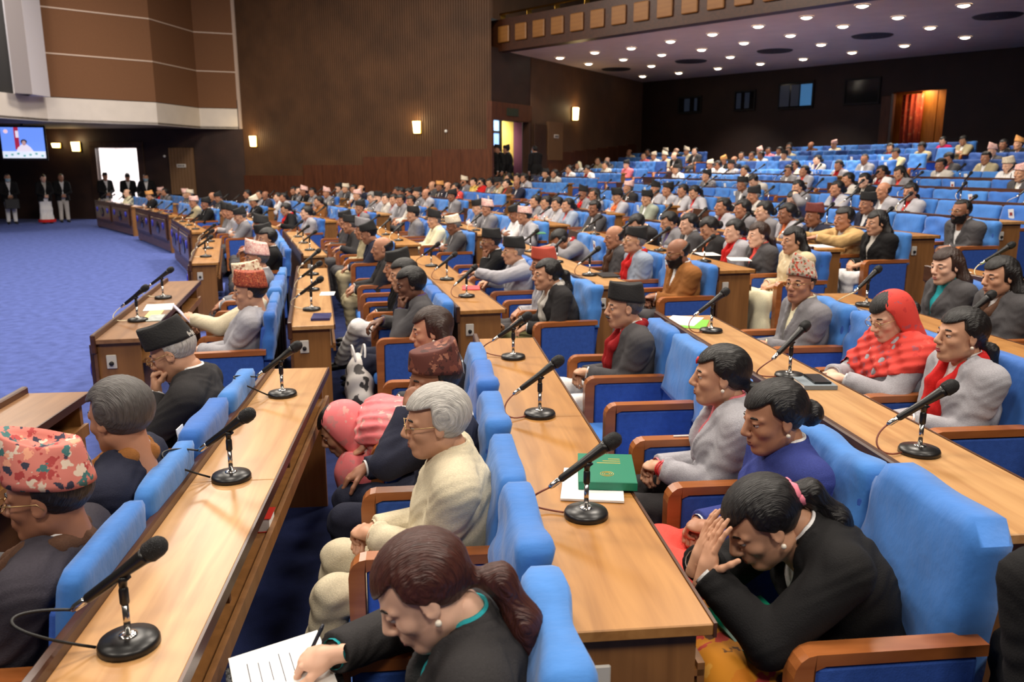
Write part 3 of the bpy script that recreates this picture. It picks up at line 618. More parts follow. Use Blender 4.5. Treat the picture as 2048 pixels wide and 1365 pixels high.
for b in range(6):
    for k in range(NROW[b]):
        u, v0, v1 = seg(b, k)
        if b == 5: v1 = v0 + 4.2
        if b == 3: v1 = min(v1, v0 + 4.4)
        # clip to the walls
        while v1 - v0 > 1.0 and not inside(W(b, u + 1.0, v1)): v1 -= .1
        if v1 - v0 < 1.0 or not inside(W(b, u + 1.0, v0)): continue
        ns = int((v1 - v0 + .05) / PITCH); c = (v0 + v1) / 2
        if b == 0: c = v1 - ns * PITCH / 2
        a0, a1 = c - ns * PITCH / 2, c + ns * PITCH / 2
        hasdesk = k <= LASTDESK
        vis = [onscreen(W(b, u + .2, a0 + (a1 - a0) * t / 8, ZF[k] + .8)) for t in range(9)]
        if hasdesk and any(vis):
            desk(b, k, u, a0 - .03, a1 + .03)
            for j in range(ns // 2):
                v = a0 + (2 * j + 1) * PITCH + (.02 if j else .06); mu = .16 if k < 2 else .19; P = W(b, u + mu, v, ZF[k] + .8)
                if onscreen(P, 60, 60) and (b, k) != (0, 0):
                    cab = M_CABK if (b == 0 and k == 1) else M_CABR if (k in (2, 3) and b < 2) else M_CABW
                    mic(b, k, u + mu, v, j, 'black desk microphone, %s along its desk, %s row past the %s aisle' % (ORDA[j], ORD[k], ORDA[b]), cab)
        for i in range(ns):
            v = a0 + (i + .5) * PITCH + VS.get((b, k), 0); P = W(b, u + (.985 if k == 0 else 1.03), v, ZF[k])
            if not onscreen(P + Vector((0, 0, .9)), 60, 240): continue
            q = proj(P + Vector((0, 0, .98)))
            SEATS.append(dict(b=b, k=k, i=i, n=ns, pos=P, px=q[0], py=q[1], dep=q[2], tall=not hasdesk, dark=(not hasdesk and (b == 1 or (b * 7 + k * 3 + i) % 3 == 0)), end=(i == ns - 1)))
# ---------------------------------------------------------------- people: signed-distance modelling + surface nets
F = np.float32
class Grid:
    def __init__(s, lo, hi, h):
        s.lo = np.array(lo, F); s.h = h; n = np.ceil((np.array(hi) - s.lo) / h).astype(int) + 1
        ax = [s.lo[i] + h * np.arange(n[i], dtype=F) for i in range(3)]
        s.X, s.Y, s.Z = np.meshgrid(*ax, indexing='ij')
def cone(G, a, b, r0, r1):
    a = np.array(a, F); b = np.array(b, F); d = b - a; L2 = max(float(d @ d), 1e-9)
    px, py, pz = G.X - a[0], G.Y - a[1], G.Z - a[2]
    t = np.clip((px * d[0] + py * d[1] + pz * d[2]) / L2, 0, 1)
    return np.sqrt((px - t * d[0]) ** 2 + (py - t * d[1]) ** 2 + (pz - t * d[2]) ** 2) - (r0 + (r1 - r0) * t)
def ell(G, c, r, M=None):
    px, py, pz = G.X - F(c[0]), G.Y - F(c[1]), G.Z - F(c[2])
    if M is not None:   # M: 3x3 with rows = ellipsoid axes
        M = np.array(M, F); px, py, pz = [M[i, 0] * px + M[i, 1] * py + M[i, 2] * pz for i in range(3)]
    k0 = np.sqrt((px / r[0]) ** 2 + (py / r[1]) ** 2 + (pz / r[2]) ** 2) + 1e-6
    k1 = np.sqrt((px / r[0] ** 2) ** 2 + (py / r[1] ** 2) ** 2 + (pz / r[2] ** 2) ** 2) + 1e-6
    return k0 * (k0 - 1) / k1
def smin(a, b, k):
    h = np.maximum(k - np.abs(a - b), 0) / k; return np.minimum(a, b) - h * h * k * .25
def smax(a, b, k): return -smin(-a, -b, k)
def nets(S, lo, h):
    """naive surface nets: vertices (n,3), quads (m,4)"""
    ins = S < 0; nx, ny, nz = S.shape
    cnt = np.zeros((nx - 1, ny - 1, nz - 1), np.int8)
    for i in (0, 1):
        for j in (0, 1):
            for k in (0, 1): cnt += ins[i:nx - 1 + i, j:ny - 1 + j, k:nz - 1 + k]
    act = (cnt > 0) & (cnt < 8); idx = -np.ones(act.shape, np.int64); ci = np.argwhere(act); idx[act] = np.arange(len(ci))
    acc = np.zeros((len(ci), 3)); w = np.zeros(len(ci))
    cor = [(i, j, k) for i in (0, 1) for j in (0, 1) for k in (0, 1)]
    for a in range(8):
        for b in range(a + 1, 8):
            A, B = np.array(cor[a]), np.array(cor[b])
            if np.abs(A - B).sum() != 1: continue
            va = S[ci[:, 0] + A[0], ci[:, 1] + A[1], ci[:, 2] + A[2]]; vb = S[ci[:, 0] + B[0], ci[:, 1] + B[1], ci[:, 2] + B[2]]
            m = (va < 0) != (vb < 0); t = np.where(m, va / (va - vb + 1e-20), 0)
            p = A + (B - A) * t[:, None]; acc[m] += p[m]; w[m] += 1
    V = (ci + acc / w[:, None]) * h + np.array(lo)
    Q = []
    for ax in range(3):
        sl0 = [slice(1, -1)] * 3; sl0[ax] = slice(0, -1); a = ins[tuple(sl0)]
        sl1 = list(sl0); sl1[ax] = slice(1, None); b = ins[tuple(sl1)]
        e = np.argwhere(a != b)
        if len(e) == 0: continue
        o = e.copy(); o[:, [i for i in range(3) if i != ax]] += 1     # grid coords of edge start
        u, v = [(1, 2), (2, 0), (0, 1)][ax]
        def cell(du, dv):
            c = o.copy(); c[:, u] -= du; c[:, v] -= dv; return idx[c[:, 0], c[:, 1], c[:, 2]]
        q = np.stack([cell(1, 1), cell(0, 1), cell(0, 0), cell(1, 0)], 1)
        fl = ~a[tuple(e.T)]; q[fl] = q[fl][:, ::-1]; Q.append(q)
    Q = np.concatenate(Q) if Q else np.zeros((0, 4), np.int64)
    return V, Q[(Q >= 0).all(1)]
def np_mesh(name, parts, mats):
    """parts: list of (V, Q, material index)"""
    me = bpy.data.meshes.new(name); off = 0; VV = []; QQ = []; MI = []
    for V, Q, mi in parts:
        if len(V) == 0: continue
        VV.append(V); QQ.append(Q + off); MI.append(np.full(len(Q), mi)); off += len(V)
    V = np.concatenate(VV); Q = np.concatenate(QQ); MI = np.concatenate(MI)
    me.vertices.add(len(V)); me.vertices.foreach_set('co', V.astype(F).ravel())
    me.loops.add(len(Q) * 4); me.loops.foreach_set('vertex_index', Q.astype(np.int32).ravel())
    me.polygons.add(len(Q)); me.polygons.foreach_set('loop_start', np.arange(0, len(Q) * 4, 4, dtype=np.int32)); me.polygons.foreach_set('loop_total', np.full(len(Q), 4, np.int32))
    me.polygons.foreach_set('material_index', MI.astype(np.int32)); me.polygons.foreach_set('use_smooth', np.ones(len(Q), bool))
    for m in mats: me.materials.append(m)
    me.update(calc_edges=True); me.validate(); return me
def xf(V, M):
    M = np.array(M); return V @ M[:3, :3].T + M[:3, 3]
def bounds(pts, pad): p = np.array(pts); return p.min(0) - pad, p.max(0) + pad
# ---- head (local: origin between the ears, +x face, +z up)
def sph(c, r, nu=10, nv=7):
    V = []; Q = []
    for j in range(nv + 1):
        for i in range(nu):
            a = 2 * math.pi * i / nu; b = math.pi * j / nv; V.append((c[0] + r * math.sin(b) * math.cos(a), c[1] + r * math.sin(b) * math.sin(a), c[2] + r * math.cos(b)))
    for j in range(nv):
        for i in range(nu): Q.append((j * nu + i, (j + 1) * nu + i, (j + 1) * nu + (i + 1) % nu, j * nu + (i + 1) % nu))
    return np.array(V), np.array(Q)
def tubeVQ(pts, r, n=6):
    bm = bmesh.new(); bm_tube(bm, pts, r, n, False); bm.verts.index_update(); V = np.array([v.co[:] for v in bm.verts]); Q = np.array([[v.index for v in f.verts] for f in bm.faces]); bm.free(); return V, Q
def head_sdf(G, fem, chub=0):
    jw = .030 if fem else .036
    d = ell(G, (-.012, 0, .030), (.098, .076 + chub * .4, .086))
    d = smin(d, ell(G, (.028, 0, -.03), (.060 + chub * .3, .060 + chub, .082)), .03)
    for s in (-1, 1):
        d = smin(d, cone(G, (.0, s * (.044 + chub * .5), -.06), (.056, s * jw * .5, -.097), .026 + chub, .02), .03)
        d = smin(d, ell(G, (.058, s * .040, -.026), (.022, .02 + chub * .5, .018)), .02)       # cheek
        d = smin(d, cone(G, (.084, s * .013, .021), (.066, s * .05, .018), .009, .008), .012)   # brow
        d = smax(d, -ell(G, (.101, s * .031, .003), (.02, .017, .011)), .012)                  # socket
        d = smin(d, ell(G, (.0765, s * .031, .0085), (.0155, .0165, .0075)), .004)               # lid
        e = ell(G, (-.006, s * .079, -.004), (.020, .009, .031), [[.95, s * .3, .1], [-s * .3, .95, 0], [-.1, 0, .99]])
        e = smax(e, -ell(G, (.0, s * .089, -.002), (.012, .006, .018)), .006)
        d = smin(d, e, .006)
        d = smin(d, ell(G, (.1, s * .012, -.034), (.010, .009, .008)), .006)                   # nostril wing
    d = smin(d, cone(G, (.088, 0, .014), (.111, 0, -.027), .009, .0125), .012)                  # nose
    d = smin(d, ell(G, (.072, 0, -.098), (.021, .022, .017)), .02)
    d = smin(d, ell(G, (.083, 0, -.062), (.02, .028, .022)), .014)
    d = smax(d, -cone(G, (.105, -.02, -.0655), (.105, .02, -.0655), .0035, .0035), .004)
    d = smin(d, cone(G, (-.022, 0, -.07), (-.04, 0, -.19), .052 if not fem else .046, .056 if not fem else .05), .03)
    return d
HEADS = {}
def head_parts(fem, chub=0, fine=True, lipred=False):
    fine = bool(fine); key = (fem, chub, fine)
    if key not in HEADS:
        h = .0042 if fine else .0072
        G = Grid((-.13, -.12, -.2), (.14, .12, .135), h); V, Q = nets(head_sdf(G, fem, chub), G.lo, h)
        P = [(V, Q, 0)]
        for s in (-1, 1):
            v, q = sph((.0755, s * .031, .0025), .0128); P.append((v, q, 1))
            v, q = sph((.0825, s * .031, .002), .0072); P.append((v, q, 2))
            pts = [(.088, s * .014, .022), (.089, s * .026, .0265), (.081, s * .040, .025), (.070, s * .05, .019)]
            v, q = tubeVQ(pts, [.0028, .0042, .0036, .0015]); P.append((v, q, 2))
        for z, r, x in ((-.0615, .0045, .1005), (-.0705, .0058, .099)):
            v, q = tubeVQ([(x - .012, -.022, -.065), (x - .003, -.012, z), (x, 0, z - .001), (x - .003, .012, z), (x - .012, .022, -.065)], [.001, r, r * 1.05, r, .001]); P.append((v, q, 3))
        HEADS[key] = P
    return HEADS[key]
# ---- hair (head local)
HAIRS = {}
def hair_mesh(kind, fine=True, droop=0):
    droop = 15 * round(droop / 15) if kind in ('pony', 'ponylow') else 0
    fine = bool(fine); key = (kind, fine, droop)
    if key in HAIRS: return HAIRS[key]
    h = .0048 if fine else .0085
    low = -.2 if kind in ('short', 'bald', 'full') else -.58
    G = Grid((-.3 if low < -.3 else -.14, -.16, low), (.12 + .2 * (droop > 20), .16, .145), h)
    cr = ell(G, (-.014, 0, .032), (.100, .079, .088))
    strand = (.0007 if fine else 0) * (np.sin(G.Y * 520 + G.Z * 90) + np.sin(G.Y * 310 - G.X * 240 + G.Z * 60))
    th = {'short': .006, 'bald': .005, 'full': .014}.get(kind, .010)
    sl = np.maximum(0, .015 - G.Z)
    if kind == 'short': reg = np.minimum(.074 - G.Z - .25 * (G.X - .07), np.maximum(G.X - .008 + .55 * sl, -.066 - G.Z))
    elif kind == 'full': reg = np.minimum(.060 - G.Z - .2 * (G.X - .07), np.maximum(G.X - .016 + .5 * sl, -.072 - G.Z))
    elif kind == 'bald': reg = np.maximum(np.maximum(G.X - .004 + .5 * sl, -.06 - G.Z), G.Z - .055 + .5 * (G.X + .06))
    elif kind == 'long': reg = np.minimum(.064 - G.Z - .5 * (G.X - .055), np.maximum(G.X - .028, -.085 - G.Z))
    else: reg = np.minimum(.066 - G.Z - .5 * (G.X - .055), np.maximum(G.X - .034 + .95 * np.maximum(0, .035 - G.Z), -.078 - G.Z))
    d = smax(cr - th - strand, reg, .012)
    if kind in ('pony', 'ponylow'):
        z0 = .02 if kind == 'pony' else -.04
        pts = [(-.095, 0, z0), (-.15, 0, z0 - .03), (-.165, .005, z0 - .14), (-.15, .0, z0 - .30), (-.14, -.005, z0 - .46)]
        rr = [.018, .03, .036, .032, .012]; ca, sa = math.cos(R(droop)), math.sin(R(droop)); q0 = pts[0]
        pts = [(q0[0] + (p[0] - q0[0]) * ca - (p[2] - q0[2]) * sa, p[1], q0[2] + (p[2] - q0[2]) * ca + (p[0] - q0[0]) * sa) for p in pts]
        for a, b, r0, r1 in zip(pts, pts[1:], rr, rr[1:]): d = smin(d, cone(G, a, b, r0, r1) - strand * 1.3, .03)
    if kind == 'bun': d = smin(d, ell(G, (-.125, 0, -.02), (.046, .05, .046)) - strand, .015)
    if kind == 'long':
        for s in (-1, 0, 1):
            pts = [(-.05, s * .07, .02), (-.065, s * .092, -.1), (-.06 - .03 * (s == 0), s * .10, -.22), (-.045 - .06 * (s == 0), s * .095, -.36), (-.03 - .08 * (s == 0), s * .09, -.45)]
            rr = [.03, .042, .045, .036, .014]
            for a, b, r0, r1 in zip(pts, pts[1:], rr, rr[1:]): d = smin(d, cone(G, a, b, r0, r1) - strand * 1.3, .035)
        d = smax(d, -cone(G, (.1, 0, -.02), (.09, 0, -.12), .07, .075), .01)
        d = smax(d, -cone(G, (-.02, 0, -.1), (-.04, 0, -.25), .05, .07), .01)
    if kind == 'cover':   # shawl over the head
        d = smin(ell(G, (-.02, 0, .03), (.112, .096, .10)), cone(G, (-.03, 0, -.06), (-.04, 0, -.2), .105, .12), .05)
        d = smax(d, -(ell(G, (-.0, 0, .015), (.115, .082, .088))), .01); d = smax(d, -cone(G, (.0, 0, -.05), (.02, 0, -.2), .08, .085), .02)
        d = smax(d, np.maximum(G.X - .055 - .3 * (G.Z - .05), -(G.Z + .18)), .012)
    V, Q = nets(d, G.lo, h); me = np_mesh('hair', [(V, Q, 0)], [M_HAIR['black']]); HAIRS[key] = me; return me
# ---- caps
def topi_mesh(var=0):
    """soft brimless cap: oval at the brow, rising to a creased ridge that is narrower from side to side"""
    bm = bmesh.new(); n = 40; rings = []
    hgt, pk, nar, tw = [(.100, .010, .72, 0), (.116, .030, .54, .25), (.100, .014, .78, math.pi)][var]
    for t in (0, .15, .4, .65, .85, .96, 1.0):
        ring = []
        for i in range(n):
            a = 2 * math.pi * i / n; c, s = math.cos(a), math.sin(a)
            z0 = .040 + .020 * c; z1 = .040 + hgt + pk * math.cos(a + tw) + .010 * c * c
            sy = 1 - (1 - nar) * t ** 1.3; sx = 1.02 - .13 * t ** 1.6
            if t == 1.0: sx *= .97; sy *= .94
            ring.append(bm.verts.new((-.012 + .108 * sx * c, .0895 * sy * s + .0015 * math.sin(3 * a + 7 * t), z0 + (z1 - z0) * t + .0012 * math.sin(5 * a + 9 * t))))
        rings.append(ring)
    for f, dz in ((.84, -.014), (.58, -.03), (.28, -.03)):
        ring = []
        for i in range(n):
            v = rings[6][i].co; ring.append(bm.verts.new((-.012 + (v.x + .012) * f, v.y * f, max(.134 + .004 * f, v.z + dz - pk * math.cos(2 * math.pi * i / n + tw) * (1 - f) * .6))))
        rings.append(ring)
    for a, b in zip(rings, rings[1:]):
        for i in range(n): bm.faces.new((a[i], a[(i + 1) % n], b[(i + 1) % n], b[i]))
    bm.faces.new(rings[-1]); bm.faces.new(rings[0][::-1])
    return to_mesh(bm, 'topi', M_TOPI['black'], True)
def glasses_mesh():
    bm = bmesh.new()
    for s in (-1, 1):
        pts = [(.104 - .012 * abs(math.sin(a)) * 0, s * .033 + .024 * math.cos(a), .0 + .017 * math.sin(a)) for a in [2 * math.pi * i / 16 for i in range(17)]]
        bm_tube(bm, pts, .0016, 6, False)
        bm_tube(bm, [(.103, s * .057, .006), (.06, s * .078, .008), (-.005, s * .084, .006), (-.02, s * .083, -.012)], .0016, 6)
    bm_tube(bm, [(.104, -.009, .002), (.107, 0, .006), (.104, .009, .002)], .0016, 6)
    return to_mesh(bm, 'glasses', mat('gold_frame', (190, 160, 110), .3, .9), True)
# ---- hands (local: wrist at origin, fingers +x, palm -z, thumb +y)
HANDS = {}
def hand_parts(kind, mirror, fine=True):
    fine = bool(fine); key = (kind, mirror, fine)
    if key in HANDS: return HANDS[key]
    h = .0034 if fine else .0056
    G = Grid((-.05, -.075, -.115), (.205, .1, .06), h)
    d = ell(G, (.045, 0, 0), (.052, .040, .0155)); d = smin(d, cone(G, (-.04, 0, 0), (.02, 0, 0), .025, .023), .02)
    d = smin(d, ell(G, (.03, .022, -.006), (.034, .018, .016)), .015)
    curl = {'relax': (28, 38, 25), 'flat': (6, 10, 8), 'fist': (70, 85, 45), 'grip': (48, 62, 35)}[kind]
    for i, (y, L, a0) in enumerate(((.027, (.043, .026, .02), 3), (.009, (.047, .03, .021), 0), (-.009, (.043, .028, .02), -3), (-.026, (.034, .021, .018), -7))):
        p = np.array((.083 - .006 * abs(i - 1), y, .002)); ang_ = 0; yaw = R(a0 + (5 - 3.4 * i if kind == 'flat' else 0)); r = .0092 - .0006 * (i == 3)
        for L_, c in zip(L, curl):
            ang_ += R(c + 3 * i * (kind != 'flat')); q = p + L_ * np.array((math.cos(ang_) * math.cos(yaw), math.sin(yaw) * math.cos(ang_), -math.sin(ang_)))
            d = smin(d, cone(G, p, q, r, r * .9), .005); p = q; r *= .9
    p = np.array((.018, .03, -.008)); ty = {'relax': 42, 'flat': 52, 'fist': 15, 'grip': 30}[kind]
    for L_, dy, dz, r in ((.04, 0, -12, .0125), (.032, -14, -22, .0108), (.025, -26, -34, .0095)):
        a, b = R(ty + dy), R(dz if kind != 'fist' else dz - 20); q = p + L_ * np.array((math.cos(a) * math.cos(b), math.sin(a) * math.cos(b), math.sin(b)))
        d = smin(d, cone(G, p, q, r, r * .9), .007); p = q
    V, Q = nets(d, G.lo, h)
    if mirror: V = V * np.array((1, -1, 1)); Q = Q[:, ::-1]
    HANDS[key] = (V, Q); return V, Q
def ringVQ(c, ax, fw, r0, r1, h0, h1, a0=0, a1=360, th=.006, drop=0, n=28):
    """standing collar: a curved band with thickness around axis ax, angles measured from the front"""
    ax = np.array(ax) / np.linalg.norm(ax); f = np.array(fw) - ax * (np.array(fw) @ ax); f /= np.linalg.norm(f); l = np.cross(ax, f)
    V = []; closed = a1 - a0 >= 360; m = n if closed else n + 1
    for i in range(m):
        a = R(a0 + (a1 - a0) * i / n); dirv = f * math.cos(a) + l * math.sin(a); dz = -drop * max(0, math.cos(a))
        for r, h in ((r0, h0 + dz), (r1, h1 + dz), (r1 - th, h1 + dz), (r0 - th, h0 + dz)): V.append(np.array(c) + dirv * r + ax * h)
    Q = []
    for i in range(n):
        j = (i + 1) % m
        for k in range(4): Q.append((i * 4 + k, j * 4 + k, j * 4 + (k + 1) % 4, i * 4 + (k + 1) % 4))
    if not closed: Q += [(0, 1, 2, 3), (4 * n + 3, 4 * n + 2, 4 * n + 1, 4 * n)]
    return np.array(V), np.array(Q)
def frm(o, x, z):
    """matrix with origin o, x axis x, z axis near z"""
    x = Vector(x).normalized(); z = Vector(z); y = z.cross(x).normalized(); z = x.cross(y)
    return Matrix(((x.x, y.x, z.x, o[0]), (x.y, y.y, z.y, o[1]), (x.z, y.z, z.z, o[2]), (0, 0, 0, 1)))
M_HAIR = {k: mat('hair_' + k, c, .4, noise=.35, nscale=5, bump=.7, bscale=7, stretch=(5, 60, 5)) for k, c in {'black': (22, 19, 19), 'brown': (54, 34, 26), 'auburn': (70, 36, 28), 'grey': (128, 124, 120), 'white': (186, 182, 176), 'salt': (84, 80, 78)}.items()}
M_TOPI = {'black': mat('topi_black', (24, 23, 24), .85, bump=.3, bscale=120), 'grey': mat('topi_grey', (120, 118, 122), .85, noise=.15, nscale=90)}
for nm, base, cols, sc in (('pink', (224, 176, 168), [(236, 200, 190), (204, 140, 134), (240, 214, 200)], 70), ('red', (150, 62, 40), [(186, 86, 52), (110, 36, 26), (190, 116, 74)], 120), ('maroon', (92, 44, 36), [(150, 96, 76), (60, 26, 22), (120, 64, 48)], 34),
                           ('multi', (206, 120, 108), [(60, 110, 110), (220, 200, 180), (170, 60, 60), (230, 160, 130), (50, 50, 70)], 42), ('floral', (196, 180, 160), [(186, 62, 44), (206, 96, 70), (120, 110, 84), (226, 214, 196)], 55),
                           ('orange', (212, 150, 84), [(226, 176, 110), (190, 116, 60)], 70), ('cream', (226, 212, 188), [(236, 226, 206), (206, 186, 160)], 70), ('beige', (214, 190, 160), [(150, 90, 70), (232, 218, 190)], 46)):
    M_TOPI[nm] = pattern('topi_' + nm, base, cols, sc, fill=.5)
M_TOPI['brick'] = mat('topi_brick', (176, 70, 52), .85); M_TOPI['wine'] = mat('topi_wine', (112, 52, 48), .8, noise=.2, nscale=60)
SKINS = {k: mat('skin_' + k, c, .5, noise=.04, nscale=24, spec=.4) for k, c in {'fair': (224, 178, 152), 'mid': (200, 150, 120), 'tan': (178, 126, 98), 'brown': (150, 102, 78), 'deep': (116, 78, 60)}.items()}
LIPS = {k: mat('lips_' + k, c, .4) for k, c in {'fair': (178, 100, 92), 'mid': (144, 84, 74), 'tan': (124, 72, 62), 'brown': (96, 54, 48), 'deep': (70, 40, 38)}.items()}
M_EYE = mat('eye_white', (214, 206, 200), .25); M_IRIS = mat('eye_dark', (26, 19, 17), .25)
def cl(name, rgb, rough=.85, **k): return mat('cloth_' + name, rgb, rough, noise=.1, nscale=160, bump=.25, bscale=260, spec=.2, sheen=.0, **k)
CLOTH = {k: cl(k, c) for k, c in {'grey': (128, 126, 130), 'lgrey': (166, 164, 170), 'dgrey': (78, 76, 78), 'char': (48, 46, 47), 'black': (26, 25, 26), 'navy': (38, 40, 56), 'dusk': (58, 54, 62), 'cream': (212, 200, 172), 'lcream': (228, 220, 186), 'tan': (196, 160, 108), 'camel': (150, 98, 52), 'khaki': (176, 164, 132), 'brown': (84, 58, 44), 'white': (226, 224, 224), 'red': (196, 36, 36), 'dred': (150, 30, 34), 'pink': (226, 122, 130), 'coral': (232, 84, 74), 'magenta': (206, 40, 96), 'teal': (40, 150, 158), 'sky': (80, 150, 200), 'blue': (54, 64, 130), 'purple': (84, 64, 120), 'yellow': (222, 190, 100), 'mustard': (156, 124, 52), 'green': (60, 104, 76), 'olive': (96, 92, 60), 'orange': (214, 110, 60), 'pale': (196, 190, 182), 'bluegrey': (150, 160, 176), 'greygreen': (150, 156, 140)}.items()}
CLOTH['pinkprint'] = pattern('cloth_pinkprint', (232, 120, 124), [(226, 128, 130), (216, 158, 150), (206, 128, 128), (230, 112, 118)], 26, fill=.42)
CLOTH['orangeprint'] = pattern('cloth_orangeprint', (226, 146, 32), [(222, 132, 24), (206, 70, 60), (110, 70, 40), (236, 170, 70)], 16, fill=.4)
CLOTH['dots'] = pattern('cloth_dots', (222, 216, 210), [(70, 66, 66), (90, 86, 84), (60, 58, 58)], 9)
CLOTH['redplaid'] = pattern('cloth_redplaid', (212, 62, 52), [(196, 50, 46), (170, 80, 90), (224, 84, 70)], 24)
CLOTH['beigeprint'] = pattern('cloth_beigeprint', (206, 186, 150), [(190, 150, 110), (222, 208, 176)], 20)
MALES = ['grey', 'lgrey', 'dgrey', 'char', 'black', 'navy', 'cream', 'khaki', 'bluegrey']
TOPIS = [topi_mesh(i) for i in range(3)]; GLASSES = glasses_mesh()
# ---------------------------------------------------------------- figures
def V3(*a): return np.array(a, float)
def rotM(yaw, pitch, roll): return Matrix.Rotation(R(yaw), 4, 'Z') @ Matrix.Rotation(R(pitch), 4, 'Y') @ Matrix.Rotation(R(roll), 4, 'X')
def ik(S, T, a, b, hint):
    d = T - S; L = np.linalg.norm(d); u = d / L
    if L > (a + b) * .985: T = S + u * (a + b) * .985; L = (a + b) * .985
    x = (a * a - b * b + L * L) / (2 * L); y = math.sqrt(max(a * a - x * x, 1e-6)); h = hint - u * (hint @ u); h = h / (np.linalg.norm(h) + 1e-9)
    return S + u * x + h * y, T
FIG = {}
def figure(sp, fine=True):
    """meshes of one posed person in its own frame: facing +x, origin on the floor under the hips"""
    key = repr(sorted((k, v) for k, v in sp.items() if k in ('lean', 'curve', 'head', 'armL', 'armR', 'legs', 'fem', 'stout', 'coat', 'bottom', 'stand', 'chub', 'tall', 'wrap', 'side'))) + str(fine)
    if key in FIG: return FIG[key]
    g = sp.get; fem = g('fem', 0); st = g('stout', 0.0); be = g('lean', 9); cu = g('curve', 14); tall = g('tall', 1.0)
    hz = .86 if g('stand') else .465
    c = V3(0, 0, hz); sd = g('side', 0)
    def dr(a): v = V3(-math.sin(R(a)), math.sin(R(sd)), math.cos(R(a))); return v / np.linalg.norm(v)
    s0, s1, s2 = dr(be), dr(be - cu * .6), dr(be - cu)
    waist = c + .16 * tall * s0; chest = waist + .135 * tall * s1; nb = chest + .125 * tall * s2
    fw = V3(s1[2], 0, -s1[0]); L = V3(0, 1, 0); Mx = [fw, L, s1]; M2 = [V3(s2[2], 0, -s2[0]), L, s2]
    shw = (.163 if fem else .185) + st * .25
    sh = {1: chest + s2 * .075 + L * shw, -1: chest + s2 * .075 - L * shw}
    hy, hp, hr = g('head', (0, 5, 0)); nd = dr(be - cu - 16 - hp * .45); hc = nb + nd * (.134 if not fem else .13)
    HM = Matrix.Translation(hc) @ rotM(hy, hp, hr)
    al, bl = .262 * tall, .235 * tall; arms = {}
    for s, nm in ((1, g('armL', 'lap')), (-1, g('armR', 'lap'))):
        y = s
        T, hd, pn, kind, hint = {
            'lap': (V3(.235, .075 * y, hz + .135), V3(.62, -.7 * y, -.25), V3(.2, 0, 1), 'relax', V3(-.9, .3 * y, -.35)),
            'clasp': (V3(.27, .06 * y, hz + .15 + .02 * y), V3(.55, -.8 * y, -.1), V3(.1, .3 * y, 1), 'grip', V3(-.9, .3 * y, -.35)),
            'rest': (V3(.25, .235 * y, hz + .235), V3(.95, -.1 * y, -.3), V3(.2, 0, 1), 'relax', V3(-.6, .5 * y, -.4)),
            'knee': (V3(.34, .12 * y, hz + .135), V3(.85, -.1 * y, -.5), V3(.4, 0, 1), 'relax', V3(-.8, .35 * y, -.2)),
            'desk': (V3(.44, .13 * y, .83), V3(.9, -.4 * y, -.1), V3(0, 0, 1), 'flat', V3(-.3, .9 * y, -.5)),
            'fold': (V3(.20, -.02 * y, hz + .25 + .02 * y), V3(.1, -1 * y, .05), V3(.9, 0, .4), 'relax', V3(-.1, .8 * y, -.8)),
            'chin': (hc + V3(.075, .035 * y, -.175), V3(.12, -.15 * y, .95), V3(.9, .1 * y, .1), 'fist', V3(.2, .6 * y, -.9)),
            'face': (hc + V3(.165, .03 * y, -.125), V3(-.25, -.05 * y, .95), V3(1, .1 * y, .3), 'flat', V3(.2, .5 * y, -.9)),
            'head': (hc + V3(.06, .13 * y, .06), V3(-.5, -.6 * y, .5), V3(.2, .8 * y, .6), 'relax', V3(.5, .9 * y, .1)),
            'temple': (hc + V3(.1, .12 * y, -.08), V3(-.25, -.35 * y, .9), V3(.6, .8 * y, .1), 'grip', V3(.4, .7 * y, -.7)),
            'hold': (V3(.30, .06 * y, hz + .22), V3(.7, -.65 * y, .2), V3(-.2, .5 * y, .8), 'grip', V3(-.4, .8 * y, -.7)),
            'read': (V3(.36, .13 * y, hz + .30), V3(.8, -.5 * y, .2), V3(.2, .6 * y, .7), 'grip', V3(-.3, .9 * y, -.6)),
            'write': (V3(.30, .15 * y, hz + .27), V3(.85, .25 * y, -.25), V3(0, -.35 * y, 1), 'grip', V3(-.5, .9 * y, -.3)),
            'down': (sh[s] + V3(.03, .05 * y, -.48), V3(.1, 0, -1), V3(0, 1 * y, 0), 'relax', V3(-.6, .5 * y, 0)),
            'front': (V3(.2, .03 * y, hz + .03), V3(.3, -.7 * y, -.5), V3(.8, 0, .4), 'grip', V3(-.5, .8 * y, 0)),
        }[nm]
        E_, T = ik(sh[s], T, al, bl, hint / np.linalg.norm(hint)); arms[s] = (sh[s], E_, T, hd, pn, kind)
    hip = {s: c + V3(0, .085 * s, -.02) for s in (1, -1)}; legs = {}
    for s in (1, -1):
        lg = g('legs', 'std')
        if g('stand'): k_, a_ = V3(.02, .09 * s, .46), V3(-.01, .1 * s, .07)
        elif lg == 'cross' and s == 1: k_, a_ = V3(.41, .03, .60), V3(.54, -.16, .30)
        elif lg == 'out': k_, a_ = V3(.39, .13 * s, .455), V3(.47, .12 * s, .085)
        elif lg == 'wide': k_, a_ = V3(.40, .19 * s, .47), V3(.40, .19 * s, .085)
        else: k_, a_ = V3(.40, .105 * s, .47), V3(.36, .10 * s, .085)
        legs[s] = (hip[s], k_, a_)
    h1 = .0072 if fine == 2 else .0098 if fine else .0165
